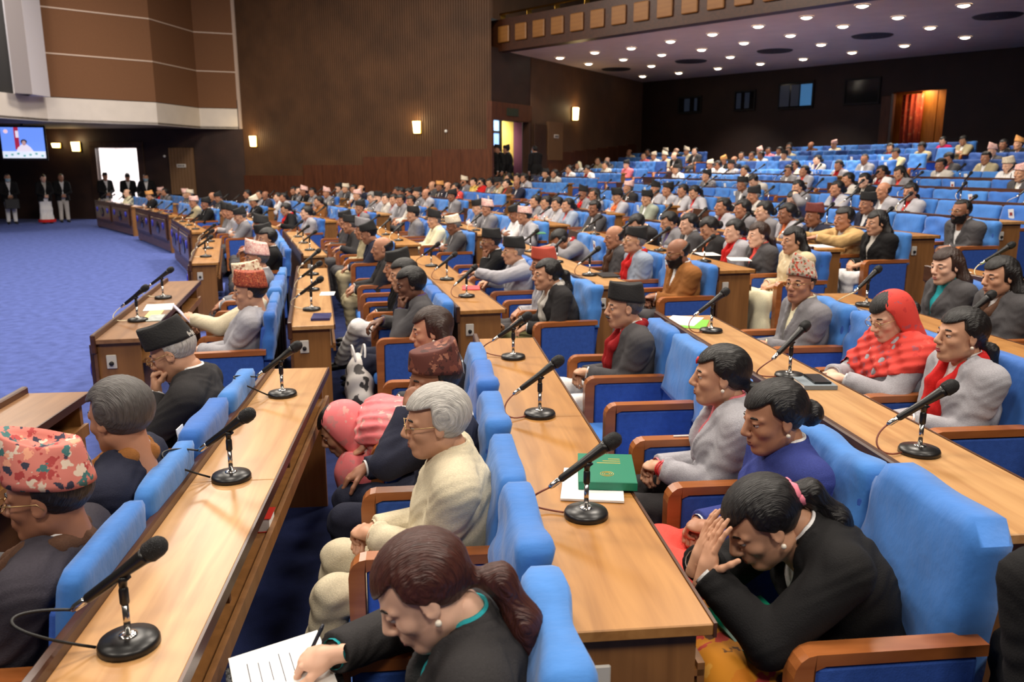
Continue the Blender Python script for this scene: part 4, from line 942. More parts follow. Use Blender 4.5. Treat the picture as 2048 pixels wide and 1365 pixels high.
    def torso(G, o):
        f = 1 + st * 1.6
        d = ell(G, chest - .03 * s1, ((.108 if not fem else .105) * f + o, (.152 if not fem else .138) * (1 + st) + o, .155 + o), Mx)
        d = smin(d, ell(G, waist + fw * .012 * (1 + 4 * st), (.112 * f + o, (.145 if not fem else .132) * f + o, .14 + o), [V3(s0[2], 0, -s0[0]), L, s0]), .08)
        d = smin(d, ell(G, c + V3(.0, 0, .0), (.125 * f + o, .165 * (1 + st) + o, .11 + o)), .07)
        for s in (1, -1): d = smin(d, cone(G, nb - .025 * s2 + L * s * .03, sh[s] - L * s * .03, .052 + o, .055 + o), .05)
        if fem:
            for s in (1, -1): d = smin(d, ell(G, chest - .03 * s1 + fw * .075 + L * s * .062, (.055 + o, .06 + o, .062 + o), Mx), .04)
        return d
    def armd(G, o, s, d, k=.025):
        S, E_, T, *_ = arms[s]
        a = smin(cone(G, S, E_, .058 + st * .1 + o, .046 + o), cone(G, E_, T, .046 + o, .033 + o), .02)
        return smin(d, a, k)
    out = {}
    # --- jacket
    allp = [sh[1], sh[-1], c, nb] + [p for s in (1, -1) for p in arms[s][1:3]]
    lo, hi = bounds(allp, .16); lo[2] = max(lo[2], hz - .14 if not g('stand') else hz - .16); hi[0] = max(hi[0], .2)
    G = Grid(lo, hi, h1); o = .02
    d = torso(G, o)
    if not g('stand'):
        for s in (1, -1): d = smin(d, cone(G, hip[s] + V3(0, 0, .02), hip[s] + V3(.14, .02 * s, .01), .095 + o, .085 + o), .05)
    else:
        for s in (1, -1): d = smin(d, cone(G, hip[s], hip[s] + V3(0, .01 * s, -.16), .10 + o, .105 + o), .06)
    fx = (G.X - F(chest[0])) * F(fw[0]) + (G.Z - F(chest[2])) * F(fw[2]); tz = ((G.X - F(waist[0])) * F(s1[0]) + (G.Z - F(waist[2])) * F(s1[2])) / .26
    ct = g('coat', 'blazer')
    if ct == 'blazer':
        wv = np.where(tz > 0, .006 + .058 * np.clip(tz, 0, 1.1), .005 - .05 * np.clip(tz, -1, 0)).astype(F)
        lw = .044 * np.clip(tz * 1.6, 0, 1) * np.clip((1.12 - tz) * 5, .45, 1); lap = np.clip((np.abs(G.Y) - wv + .004) / .004, 0, 1) * np.clip((wv + lw - np.abs(G.Y)) / .005, 0, 1) * (tz > .02) * (fx > .015); d = d - lap * .0085
        d = smax(d, -np.maximum(np.abs(G.Y) - wv, .02 - fx), .006)
    elif ct == 'closed':
        d = d - .004 * np.clip(1 - np.abs(G.Y + .05) / .012, 0, 1) * (fx > 0)
    if ct != 'none':
        for s in (1, -1):
            S, E_, T, *_ = arms[s]
            d = armd(G, .016, s, d)
        ph = g('seed', 0)
        wr = .0032 * np.sin(70 * G.Z + 28 * G.X + 3 * np.sin(23 * G.Y + 11 * G.Z + ph) + 2 * np.sin(31 * G.X - 17 * G.Y)) * (.5 + .5 * np.sin(13 * G.Y + 17 * G.Z + 9 * G.X + ph))
        if fine: wr = wr + .0016 * np.sin(150 * G.Z + 60 * G.X + 4 * np.sin(40 * G.Y + ph)) * (.5 + .5 * np.sin(21 * G.Y - 27 * G.Z))
        d = d + wr
        d = smax(d, -cone(G, nb + s2 * .03, nb + s2 * .2, .055, .062), .006)
        for s in (1, -1):   # open cuffs
            S, E_, T, *_ = arms[s]; q = (T - E_) / np.linalg.norm(T - E_)
            cut = (G.X - F(T[0])) * F(q[0]) + (G.Y - F(T[1])) * F(q[1]) + (G.Z - F(T[2])) * F(q[2]); near = np.sqrt((G.X - F(T[0])) ** 2 + (G.Y - F(T[1])) ** 2 + (G.Z - F(T[2])) ** 2)
            d = np.where(near < .07, np.maximum(d, cut + .012), d)
        V, Q = nets(d, G.lo, h1); cv, cq = ringVQ(nb, s2, V3(1, 0, 0), .083, .066, -.022, .043, 55 if ct == 'blazer' else 8, 305 if ct == 'blazer' else 352, .012, .02)
        out['jacket'] = np_mesh('jacket', [(V, Q, 0), (cv, cq, 0)], [CLOTH['grey']])
    # --- shirt with collar and cuffs
    lo, hi = bounds([c, nb, chest + L * .2, chest - L * .2], .14); G = Grid(lo, hi, h1 * 1.15)
    d = torso(G, .002)
    d = np.maximum(d, -(G.Z - F(hz - .08)))
    V, Q = nets(d, G.lo, h1 * 1.15); P = [(V, Q, 0), (*ringVQ(nb, s2, V3(1, 0, 0), .066, .0575, -.02, .05, 6, 354, .006, .024), 0)]
    for s in (1, -1):
        S, E_, T, *_ = arms[s]; q = (T - E_) / np.linalg.norm(T - E_); v, qd = tubeVQ([tuple(T - q * .05), tuple(T - q * .004)], [.0365, .036], 14); P.append((v, qd, 0))
    out['shirt'] = np_mesh('shirt', P, [CLOTH['white']])
    # --- legs
    pts = [p for s in (1, -1) for p in legs[s]]
    lo, hi = bounds(pts, .17); lo[2] = max(lo[2], .02); h2 = h1 * 1.15; G = Grid(lo, hi, h2); d = ell(G, c - V3(0, 0, .02), (.115, .148, .09))
    if g('bottom', 'trouser') == 'trouser':
        for s in (1, -1):
            a, k_, b_ = legs[s]; e = smin(cone(G, a, k_, .092, .068), cone(G, k_, b_, .068, .056), .02); d = smin(d, e, .03)
        d = d + .0035 * np.sin(G.X * 55 + G.Z * 60) * np.sin(G.Y * 40) + .0025 * np.sin(G.Z * 90 + G.Y * 60)
    else:
        for s in (1, -1):
            a, k_, b_ = legs[s]; e = smin(cone(G, a, k_, .10, .09), cone(G, k_, b_ - V3(0, 0, .02), .09, .12), .05); d = smin(d, e, .12)
        d = d + .006 * np.sin(G.Y * 70 + 3 * np.sin(G.Z * 9)) * np.clip((.5 - G.Z) * 6, 0, 1) + .004 * np.sin(G.X * 60 + G.Y * 30)
    d = np.maximum(d, .05 - G.Z) if g('bottom', 'trouser') != 'trouser' else np.maximum(d, .075 - G.Z)
    V, Q = nets(d, G.lo, h2); out['trousers'] = np_mesh('trousers', [(V, Q, 0)], [CLOTH['dgrey']])
    # --- shoes
    P = []
    for s in (1, -1):
        a = legs[s][2]; fd = V3(1, .15 * s, 0); z0 = a[2] - .05
        G = Grid((a[0] - .1, a[1] - .08, max(0, z0 - .04)), (a[0] + .22, a[1] + .1, z0 + .12), .0095); e = smin(ell(G, (a[0] + .09, a[1] + .01 * s, z0 + .0), (.1, .042, .035)), cone(G, (a[0] - .02, a[1], z0 + .015), (a[0], a[1], z0 + .06), .04, .042), .03)
        V, Q = nets(np.maximum(e, z0 - .03 - G.Z), G.lo, .0095); P.append((V, Q, 0))
    for V, Q, _i in P: out.setdefault('shoes', []).append(np_mesh('shoe', [(V, Q, 0)], [mat('shoe_black', (20, 18, 18), .4)]))
    # --- body: one skin mesh (trunk and limbs below the clothes, head, hands)
    lo, hi = bounds(allp + pts, .14); lo[2] = max(lo[2], .04); hb = .019; G = Grid(lo, hi, hb)
    d = torso(G, -.016)
    for s in (1, -1):
        d = armd(G, -.008, s, d); a, k_, b_ = legs[s]; d = smin(d, smin(cone(G, a, k_, .072, .048), cone(G, k_, b_, .048, .036), .02), .03)
    d = smin(d, cone(G, nb - s2 * .03, nb + s2 * .04, .05, .05), .03)
    V, Q = nets(d, G.lo, hb); P = [(V, Q, 0)]
    for v, q, mi in head_parts(fem, g('chub', 0), fine): P.append((xf(v, HM), q, mi))
    for s in (1, -1):
        S, E_, T, hd, pn, kind = arms[s]; v, q = hand_parts(kind, s < 0, fine)
        # thumb (+y in hand space) should end on the inner side: palm normal decides
        hm = frm(T, hd, pn); v2 = v * np.array((1, -1, 1)) if s > 0 else v * np.array((1, -1, 1)); q2 = q[:, ::-1]
        P.append((xf(v2 * (.95 if not fem else .88), hm), q2, 0)); out['hand%d' % s] = hm
    out['body'] = np_mesh('person', P, [SKINS['mid'], M_EYE, M_IRIS, LIPS['mid']])
    # --- scarf hanging from the neck
    def fr(p): return nb + V3(s2[2], 0, -s2[0]) * p[0] + L * p[1] + s2 * p[2]
    def fr1(p): return nb + fw * p[0] + L * p[1] + s1 * p[2]
    sc = [fr((-.065, 0, .02))]; chain = {}
    for s in (1, -1): chain[s] = [fr((-.065, 0, .02)), fr((-.02, .068 * s, .02)), fr((.055, .062 * s, -.015)), fr1((.125 + st * .1, .045 * s, -.10)), fr1((.142 + st * .2, .03 * s, -.20)), fr1((.135 + st * .25, .018 * s, -.31))]
    lo, hi = bounds([p for s in (1, -1) for p in chain[s]], .06); hs = .0075 if fine else .012; G = Grid(lo, hi, hs); d = None
    for s in (1, -1):
        for i, (a, b) in enumerate(zip(chain[s], chain[s][1:])):
            e = cone(G, a, b, .026, .026); d = e if d is None else smin(d, e, .02)
    d = d + .003 * np.sin(G.Y * 180 + G.Z * 30)
    V, Q = nets(d, G.lo, hs); out['scarf'] = np_mesh('scarf', [(V, Q, 0)], [CLOTH['red']])
    if g('wrap'):
        lo, hi = bounds([sh[1], sh[-1], nb, chest, waist], .17); G = Grid(lo, hi, h1); d = torso(G, .03)
        for s in (1, -1): S, E_, T, *_ = arms[s]; d = smin(d, cone(G, S, S + (E_ - S) * .7, .085, .078), .05)
        d = d + .006 * np.sin(G.Z * 60 + G.Y * 45 + 2 * np.sin(G.X * 20)) + .004 * np.sin(G.Z * 120 - G.Y * 60)
        d = smax(d, (chest[2] - .09 + .35 * (G.Y)) - G.Z, .01); d = smax(d, -cone(G, nb + s2 * .06, nb + s2 * .2, .065, .09), .01)
        V, Q = nets(d, G.lo, h1); out['wrap'] = np_mesh('shawl', [(V, Q, 0)], [CLOTH['red']])
    out['HM'] = HM; FIG[key] = out; return out
def setm(o, *ms):
    for i, m in enumerate(ms): o.material_slots[i].link = 'OBJECT'; o.material_slots[i].material = m
NAMES_C = {'grey': 'grey', 'lgrey': 'light grey', 'dgrey': 'dark grey', 'char': 'charcoal', 'black': 'black', 'navy': 'navy', 'dusk': 'dark grey-brown', 'cream': 'cream', 'lcream': 'pale cream', 'tan': 'tan', 'camel': 'camel brown', 'khaki': 'khaki', 'brown': 'brown', 'white': 'white', 'red': 'red', 'dred': 'dark red', 'pink': 'pink', 'coral': 'coral', 'magenta': 'magenta', 'teal': 'teal', 'sky': 'sky blue', 'blue': 'blue', 'purple': 'purple', 'yellow': 'yellow', 'mustard': 'mustard', 'green': 'green', 'olive': 'olive', 'orange': 'orange', 'pale': 'pale beige', 'bluegrey': 'blue-grey', 'greygreen': 'grey-green', 'pinkprint': 'pink floral', 'orangeprint': 'orange floral', 'dots': 'polka-dot', 'redplaid': 'red plaid', 'beigeprint': 'beige patterned'}
TOPI_N = {'black': 'black', 'grey': 'grey', 'pink': 'pink patterned', 'red': 'red patterned', 'maroon': 'maroon patterned', 'multi': 'multicoloured woven', 'floral': 'floral', 'orange': 'orange', 'cream': 'cream', 'beige': 'beige patterned', 'brick': 'brick red', 'wine': 'wine red'}
HAIR_N = {'short': 'short hair', 'full': 'thick hair', 'bald': 'balding head', 'pony': 'a ponytail', 'ponylow': 'a low ponytail', 'bun': 'hair in a bun', 'long': 'long loose hair', 'cover': 'a head shawl'}
def person(sp, M, where, group, fine):
    f = figure(sp, fine); g = sp.get; sk = g('skin', 'mid')
    o = obj('person', f['body']); o.matrix_world = M; setm(o, SKINS[sk], M_EYE, M_IRIS, LIPS[sk] if not g('lipred') else mat('lips_red', (150, 60, 66), .35))
    def part(nm, me, m, mx=None):
        p = obj(nm, me, o); setm(p, m)
        if mx is not None: p.matrix_local = mx
        return p
    if 'jacket' in f and g('coat') != 'none': part('jacket', f['jacket'], CLOTH[g('col', 'grey')])
    part('shirt', f['shirt'], CLOTH[g('shirt', 'white')])
    part('trousers' if g('bottom', 'trouser') == 'trouser' else 'skirt', f['trousers'], CLOTH[g('legcol', 'dgrey')])
    if fine or g('stand'): [part('shoe', q, mat('shoe_black', (20, 18, 18), .4)) for q in f['shoes']]
    HM = f['HM']; hk = g('hair', 'short')
    if hk == 'cover':
        part('hair', hair_mesh('bun', fine), M_HAIR[g('hcol', 'black')], HM); part('head_shawl', hair_mesh('cover', fine), CLOTH[g('shawl', 'redplaid')], HM)
    elif hk: part('hair', hair_mesh(hk if not (g('topi') and hk == 'full') else 'short', fine, max(0, g('head', (0, 5, 0))[1] + min(0, g('lean', 9) - g('curve', 14)))), M_HAIR[g('hcol', 'black')], HM)
    if g('topi'):
        tm = HM @ Matrix.Rotation(R(g('ttilt', 0)), 4, 'Y'); part('topi', TOPIS[g('tvar', 0)], M_TOPI[g('topi')], tm)
    if g('glasses'): part('glasses', GLASSES, mat('gold_frame', (190, 160, 110)), HM)
    if g('scarf'): part('scarf', f['scarf'], CLOTH[g('scarf')])
    if g('wrap'): part('shawl', f['wrap'], CLOTH[g('wrap')])
    if g('mask'):
        def mk():
            G = Grid((.0, -.09, -.13), (.14, .09, .0), .006); d = np.abs(head_sdf(G, 0) - .008) - .004; d = np.maximum(d, np.maximum(np.abs(G.Z + .065) - .048, .03 - G.X)); V, Q = nets(d, G.lo, .006)
            return np_mesh('face_mask', [(V, Q, 0)], [mat('mask_blue', (170, 200, 214), .7)])
        part('face_mask', cached('mask', mk), mat('mask_blue', (170, 200, 214)), HM)
    col = NAMES_C[g('col', 'grey')] if g('coat') != 'none' else NAMES_C[g('shirt', 'white')]
    hd = (TOPI_N[g('topi')] + ' cap') if g('topi') else HAIR_N[hk] if hk else 'bare head'
    lab = g('label') or 'person in %s jacket%s, %s' % (col.replace('light ', 'pale-').replace('dark ', 'dark-').replace(' ', '-'), (' and %s scarf' % NAMES_C[g('scarf')].replace(' ', '-')) if g('scarf') else ' with ' + hd, where)
    
    if len(lab.split()) > 16: lab = lab.replace(' with ', ', ').replace('hair in a bun', 'bun').replace(' patterned', '').replace('long loose hair', 'loose hair').replace('a low ponytail', 'ponytail')
    if len(lab.split()) > 16: lab = lab.replace(' the ', ' ')
    tag(o, lab, 'person', group); return o
PTOC = Matrix.Translation((-.12, 0, 0)) @ Matrix.Rotation(math.pi, 4, 'Z')
def place(S, sp, fine, dv=0, du=0):
    n, d, th = frame(S['b'])
    M = Matrix.Translation(S['pos']) @ Matrix.Rotation(th, 4, 'Z') @ Matrix.Translation((du, dv, 0)) @ PTOC
    if sp.get('turn'): M = M @ Matrix.Rotation(R(sp['turn']), 4, 'Z')
    where = '%s seat past the %s aisle, %s row' % (ORDA[S['i']], ORDA[S['b']], ORD[S['k']])
    S['who'] = True
    return person(sp, M, where, 'seated members', fine)
# ------------------- who sits where: head positions noted from the photograph, matched to the nearest free seat
PEOPLE = []
def P_(x, y, **k): PEOPLE.append((x, y, k))
M_ = dict(skin='tan')
# near people
P_(130, 985, seat=(0,0,2), hero=1, topi='multi', tvar=1, col='dusk', scarf='brown', coat='closed', skin='brown', glasses=1, head=(2, 6, 0), lean=13, curve=0, du=.0, label='person in dark coat and multicoloured woven cap, front row')
P_(250, 815, seat=(0,0,3), hero=1, hair='full', hcol='salt', col='navy', scarf='camel', skin='tan', head=(-25, 8, 0), lean=12, curve=0, du=.0, tall=1.12, label='grey-haired person in navy coat and orange-brown scarf, front row')
P_(375, 700, seat=(0,0,5), hero=1, topi='black', ttilt=4, hcol='white', hair='full', col='char', glasses=1, head=(0, 24, 0), lean=12, curve=20, tall=1.1, du=.0, armL='chin', skin='mid', label='white-haired person in black cap and charcoal coat, hand at face')
P_(530, 578, seat=(1,0,0), hero=1, topi='red', col='lgrey', skin='mid', head=(0, 4, 0), lean=13, curve=0, du=.0, armL='clasp', armR='clasp', scarf=None, label='person in light grey coat and red patterned cap, beside open notebook')
P_(490, 575, seat=(1,0,1), hero=1, topi='beige', col='cream', skin='mid', head=(0, 14, 0), lean=12, curve=4, du=.0, armL='read', armR='hold', label='person in cream coat and beige patterned cap, holding papers')
P_(870, 850, seat=(0,1,2), hero=1, hair='full', hcol='white', col='cream', legcol='cream', shirt='cream', skin='mid', glasses=1, head=(4, 6, 0), coat='closed', armL='clasp', armR='clasp', stout=.06, legs='out', label='white-haired person in cream suit and spectacles, hands clasped')
P_(835, 775, seat=(0,1,3), hero=1, topi='maroon', tvar=2, col='navy', legcol='navy', skin='brown', head=(20, 6, 0), armL='temple', armR='knee', label='person in navy suit and maroon patterned cap, hand raised to face')
P_(870, 660, seat=(0,1,5), hero=1, fem=1, hair='long', hcol='brown', col='dgrey', skin='mid', head=(2, 8, 0), label='person with long wavy dark hair in dark grey jacket')
P_(838, 551, hero=1, hair='full', col='dgrey', shirt='purple', legcol='navy', skin='deep', head=(0, 10, 0), armL='chin', armR='rest', legs='out', label='dark-haired person in grey jacket and violet shirt, hand on chin')
P_(815, 540, hero=1, hair='full', col='navy', legcol='white', legs='cross', skin='mid', head=(0, 6, 0), armL='clasp', armR='clasp', label='person in navy jacket and white trousers beside chin-resting neighbour')
P_(850, 1130, seat=(0,1,0), hero=1, fem=1, hair='ponylow', hcol='auburn', col='char', shirt='teal', skin='fair', head=(6, 34, 4), lean=14, curve=26, armL='hold', armR='write', bang='gold', label='auburn-haired person in charcoal blazer writing on white papers')
P_(700, 835, seat=(0,1,4), hero=1, fem=1, hair='cover', shawl='pinkprint', wrap='pinkprint', coat='closed', col='pinkprint', bottom='skirt', legcol='pinkprint', skin='mid', lean=-40, curve=36, head=(0, 30, 0), armL='knee', armR='knee', label='person in pink floral dress bending forward')
P_(1275, 590, seat=(0,2,5), hero=1, topi='black', tvar=0, hcol='salt', col='dgrey', scarf='dred', legcol='white', skin='mid', head=(0, 3, 0), armL='clasp', armR='clasp', legs='wide', must=1, label='moustached person in dark grey coat, dark red scarf and black cap')
P_(1470, 755, seat=(0,2,2), hero=1, fem=1, hair='ponylow', col='lgrey', shirt='pink', legcol='char', skin='mid', head=(-6, 2, 0), bindi=1, bang='red', armL='clasp', armR='clasp', turn=-8, label='person in light grey blazer over bright pink top, red mark on forehead')
P_(1590, 860, seat=(0,2,1), hero=1, fem=1, hair='bun', col='blue', coat='closed', skin='tan', legcol='coral', bottom='skirt', head=(4, 12, 0), bang='red', armL='clasp', armR='clasp', label='person in dark blue top and coral skirt, hands folded')
P_(1460, 1020, seat=(0,2,0), hero=1, fem=1, hair='pony', col='black', legcol='orangeprint', bottom='skirt', skin='mid', head=(0, 36, 0), lean=-10, curve=30, armL='face', armR='face', scrunch=1, label='person in black blazer with pink hair tie, face in both hands')
P_(1085, 550, seat=(1,2,0), hero=1, fem=1, hair='pony', col='char', scarf='pale', legcol='olive', skin='mid', head=(0, 2, 0), lean=-4, curve=12, armL='knee', armR='knee', label='person in charcoal coat and pale scarf with long ponytail, upright')
P_(1365, 520, hero=1, hair='bald', hcol='black', beard=1, col='camel', skin='brown', head=(0, 12, 0), glasses=1, armL='clasp', armR='clasp', label='bearded balding person in camel brown blazer')
P_(1585, 575, seat=(0,3,5), hero=1, topi='floral', tvar=1, col='grey', shirt='lcream', legcol='lcream', skin='tan', glasses=1, head=(35, -2, 0), coat='blazer', armL='clasp', armR='clasp', label='spectacled person in grey blazer and floral red and white cap')
P_(1715, 660, seat=(0,3,3), hero=1, fem=1, hair='cover', shawl='redplaid', wrap='redplaid', col='lgrey', skin='fair', glasses=1, head=(10, 22, 0), armL='hold', armR='hold', phone=1, label='person wrapped in red plaid head shawl looking at a phone')
P_(1870, 665, seat=(0,3,2), hero=1, fem=1, hair='ponylow', col='lgrey', scarf='red', legcol='pale', skin='mid', head=(0, -2, 0), armL='clasp', armR='clasp', lipred=1, label='person in light grey blazer and long bright red scarf')
P_(1825, 530, seat=(0,4,5), hero=1, fem=1, hair='long', hcol='brown', col='dgrey', shirt='teal', skin='fair', head=(14, 6, 0), armL='clasp', armR='clasp', label='person with long brown hair in grey blazer over teal top')
P_(1965, 570, seat=(0,4,4), hero=1, fem=1, hair='long', hcol='black', col='dgrey', scarf='brown', skin='mid', head=(4, 6, 0), armL='clasp', armR='clasp', label='person with long black hair, dark grey blazer and brown scarf')
P_(2040, 640, seat=(0,4,3), hero=1, fem=1, hair='long', col='black', skin='mid', label='person in black at the end of the fifth row')
P_(1961, 415, hero=1, hair='short', beard=1, col='dgrey', shirt='white', legcol='char', skin='brown', glasses=1, head=(4, 0, 0), armL='clasp', armR='clasp', lean=2, label='bearded spectacled person in grey suit and open white shirt')
P_(1040, 505, hero=1, topi='black', hcol='grey', col='lgrey', skin='mid', glasses=1, armL='desk', armR='rest', label='spectacled person in light grey coat and black cap leaning on desk')
P_(994, 470, hero=1, topi='black', col='black', skin='brown', glasses=1, head=(0, 4, 0), armL='chin', label='person in black coat, black cap and dark glasses, hand on chin')
P_(1115, 490, hero=1, topi='brick', col='lgrey', skin='tan', label='person in brick red cap beside ponytailed neighbour')
P_(777, 495, hero=1, hair='bald', col='char', legcol='khaki', skin='tan', head=(0, 4, 0), armL='knee', armR='knee', stout=.08, chub=.004, label='balding stout person in charcoal suit and khaki trousers')
P_(745, 465, hero=1, topi='black', tvar=2, col='navy', shirt='white', legcol='khaki', skin='tan', head=(-10, 16, 0), armL='knee', label='person in navy suit and black cap beside charcoal-suited neighbour')
P_(1777, 445, hero=1, fem=1, hair='long', col='black', shirt='pale', skin='mid', legcol='white', label='person with long black hair in black jacket, white trousers')
P_(1714, 425, hero=1, hair='full', col='tan', shirt='pale', skin='tan', head=(6, 2, 0), armL='desk', armR='desk', label='person in tan blazer with thick black hair')
P_(1652, 420, hero=1, topi='wine', col='navy', shirt='bluegrey', skin='brown', label='person in navy suit and wine red cap')
P_(1603, 480, hero=1, fem=1, hair='long', col='beigeprint', coat='closed', bottom='skirt', legcol='lcream', skin='mid', head=(2, 4, 0), label='person with sleek black hair in cream sari blouse')
P_(1499, 460, hero=1, fem=1, hair='ponylow', hcol='brown', col='dgrey', shirt='coral', skin='fair', label='brown-haired person in dark grey blazer over coral top')
P_(1471, 452, fem=1, hair='bun', col='lgrey', shirt='red', skin='fair', scarf='red')
P_(1423, 450, fem=1, hair='bun', col='char', shirt='orange', skin='mid', head=(0, 25, 0))
P_(1373, 440, fem=1, hair='bun', col='dgrey', skin='fair')
P_(1290, 465, hero=1, topi='black', tvar=2, hcol='grey', col='bluegrey', scarf='red', skin='mid', glasses=1, head=(0, -6, 0), label='old spectacled person in pale coat, red scarf and black cap')
P_(1243, 470, hair='bald', col='dgrey', skin='tan', scarf='brown', hero=1, head=(0, 8, 0), label='balding person in dark grey coat looking down at desk')
P_(1162, 462, hair='full', col='grey', scarf='dred', skin='tan', hero=1, head=(0, 34, 0), lean=-12, curve=28, armL='desk', label='dark-haired person in grey coat bowed over the desk')
P_(1750, 393, topi='black', col='navy', skin='tan', hero=1, label='person in navy suit and black cap behind tan blazer')
P_(830, 512, topi='black', col='black', skin='tan', hero=1, tvar=2, label='person in black cap behind chin-resting neighbours')
# middle distance: (x, y, hat, coat, extra)
MID = '''555 520 pink grey; 570 492 - black h=full; 540 465 black grey hold; 508 427 - lgrey f=bun shirt=pink legs=pink; 485 423 black grey; 468 414 black lgrey; 455 410 black grey; 424 404 black black;
391 399 pink khaki; 372 387 pink grey; 324 387 pink grey scarf=red; 300 385 orange black; 255 388 - lcream h=bald w; 334 378 - grey h=full; 379 382 cream grey; 419 386 - navy h=bald; 441 380 black dgrey;
480 385 - lgrey f=ponylow; 514 383 - lgrey h=short; 511 397 cream black; 538 370 - dusk h=bald; 564 381 - lgrey f=bun shirt=purple; 612 368 - char h=full; 593 390 - grey h=short; 578 414 - black f=ponylow scarf=red;
614 421 - lgrey f=bun; 637 422 - camel f=ponylow; 608 390 pink black; 629 392 - grey h=full; 559 378 - white f=bun; 542 433 black grey; 691 434 black dgrey; 706 440 black char; 726 456 grey khaki;
828 333 pink white; 898 332 orange dusk; 656 375 pink grey; 675 384 black grey; 690 361 cream dgrey; 673 363 - white h=full; 696 392 pink grey; 751 367 - navy h=bald; 772 361 - grey h=full; 743 384 - grey h=full hc=grey;
763 378 - pale f=bun; 785 380 - purple f=bun; 800 378 - pink f=bun; 816 380 - red f=bun; 834 365 - pale h=full; 843 371 - dgrey h=bald; 857 390 - lgrey h=bald; 930 359 cream grey; 900 368 - navy h=bald; 947 357 - yellow f=bun; 962 355 - red f=ponylow;
726 404 black grey scarf=red; 748 406 black lgrey; 777 412 - lgrey f=bun; 836 390 black grey; 834 417 black grey; 866 427 black lcream; 896 398 black grey; 923 444 cream dgrey; 917 354 - coral f=bun; 989 344 - grey h=full; 1008 344 - brown f=bun; 998 362 black khaki;
1018 356 - yellow f=bun; 1031 351 - pale f=bun; 1050 344 - lgrey h=full; 1036 372 - navy h=bald; 1100 342 black char; 1108 338 - pale f=bun; 1133 335 - white f=bun; 959 409 black grey; 980 415 pink grey; 1023 420 black white; 1051 423 pink lgrey; 1074 434 - grey f=pony;
1088 402 - lgrey f=bun; 1112 407 - lgrey f=bun; 1137 410 - bluegrey f=bun; 1159 330 - white f=cover sh=lcream; 1176 342 - white f=ponylow scarf=dred; 1208 333 - pale f=bun; 1201 304 - khaki h=short; 1213 320 - grey h=bald; 1257 305 - cream h=bald; 1258 328 black pink; 1286 317 - pink h=short; 1294 305 - dusk h=short;
1307 317 cream white; 1328 305 cream char; 1337 316 cream cream scarf=dred; 1355 328 black white; 1360 305 - black h=bald shirt=yellow; 1171 393 black grey scarf=red; 1196 388 - lgrey f=long; 1203 407 - dgrey h=full; 1232 405 black lgrey scarf=orange; 1256 383 pink char; 1296 386 black greygreen; 1316 372 black lgrey; 1342 371 black lgrey; 1361 378 - lgrey f=bun; 1360 398 - grey f=pony shirt=purple; 1303 430 - char h=full down;
1368 275 - cream h=bald; 1402 271 cream khaki; 1480 273 - grey h=short; 1504 284 - mustard h=short; 1531 273 - pink h=short; 1561 280 - dusk h=full; 1574 271 - khaki h=short; 1616 275 - brown h=bald; 1659 263 pink cream; 1357 297 - black h=bald; 1389 301 - dgrey h=short; 1427 297 orange black; 1463 303 - navy h=bald; 1382 311 cream cream; 1427 318 cream white scarf=dred; 1518 311 - white h=full; 1565 290 - pale h=full; 1523 301 pink grey; 1569 318 black pale; 1633 314 - pale f=bun; 1429 328 - white h=full; 1461 328 black lgrey; 1489 337 - pale f=bun;
1593 331 - pale f=bun; 1688 328 - lgrey f=bun scarf=dred; 1730 340 - black f=bun; 1414 358 black grey; 1484 360 black grey; 1514 354 - pale h=full down; 1590 354 - grey h=full; 1614 345 - lgrey f=bun; 1659 357 - lgrey f=bun; 1705 365 - pale f=ponylow shirt=purple; 1603 366 - grey f=bun; 1446 387 - lgrey f=bun shirt=dred; 1497 380 black pale; 1493 414 - grey f=ponylow; 1535 419 - grey f=bun; 1580 427 - lgrey f=bun shirt=orange; 1601 393 - grey h=short head; 1363 393 - lgrey f=pony;
1883 263 - magenta f=bun; 1928 250 - khaki h=full; 1777 297 - dgrey h=full scarf=red; 1800 305 - khaki h=full; 1840 301 - khaki h=full; 1885 309 - pale h=full; 1902 317 - dgrey h=full shirt=pink; 1961 302 - khaki h=full; 1993 308 pink dgrey; 2038 327 pink dgrey; 2012 335 cream white; 1741 326 - grey h=short; 1785 327 - white f=bun scarf=dred; 1813 340 - grey f=long; 1772 378 - lgrey h=bald; 1809 380 - lgrey f=ponylow; 2008 285 - black f=bun; 2030 285 orange black'''
SKL = ['tan', 'mid', 'brown', 'mid', 'tan', 'fair']
ARMS = [('lap', 'lap'), ('clasp', 'clasp'), ('rest', 'lap'), ('knee', 'knee'), ('fold', 'fold'), ('lap', 'rest')]
HDS = [(0, 4, 0), (8, 6, 0), (-10, 4, 3), (16, 2, 0), (0, 16, 0), (-4, -2, 0)]
rq = random.Random(11); cnt = 0
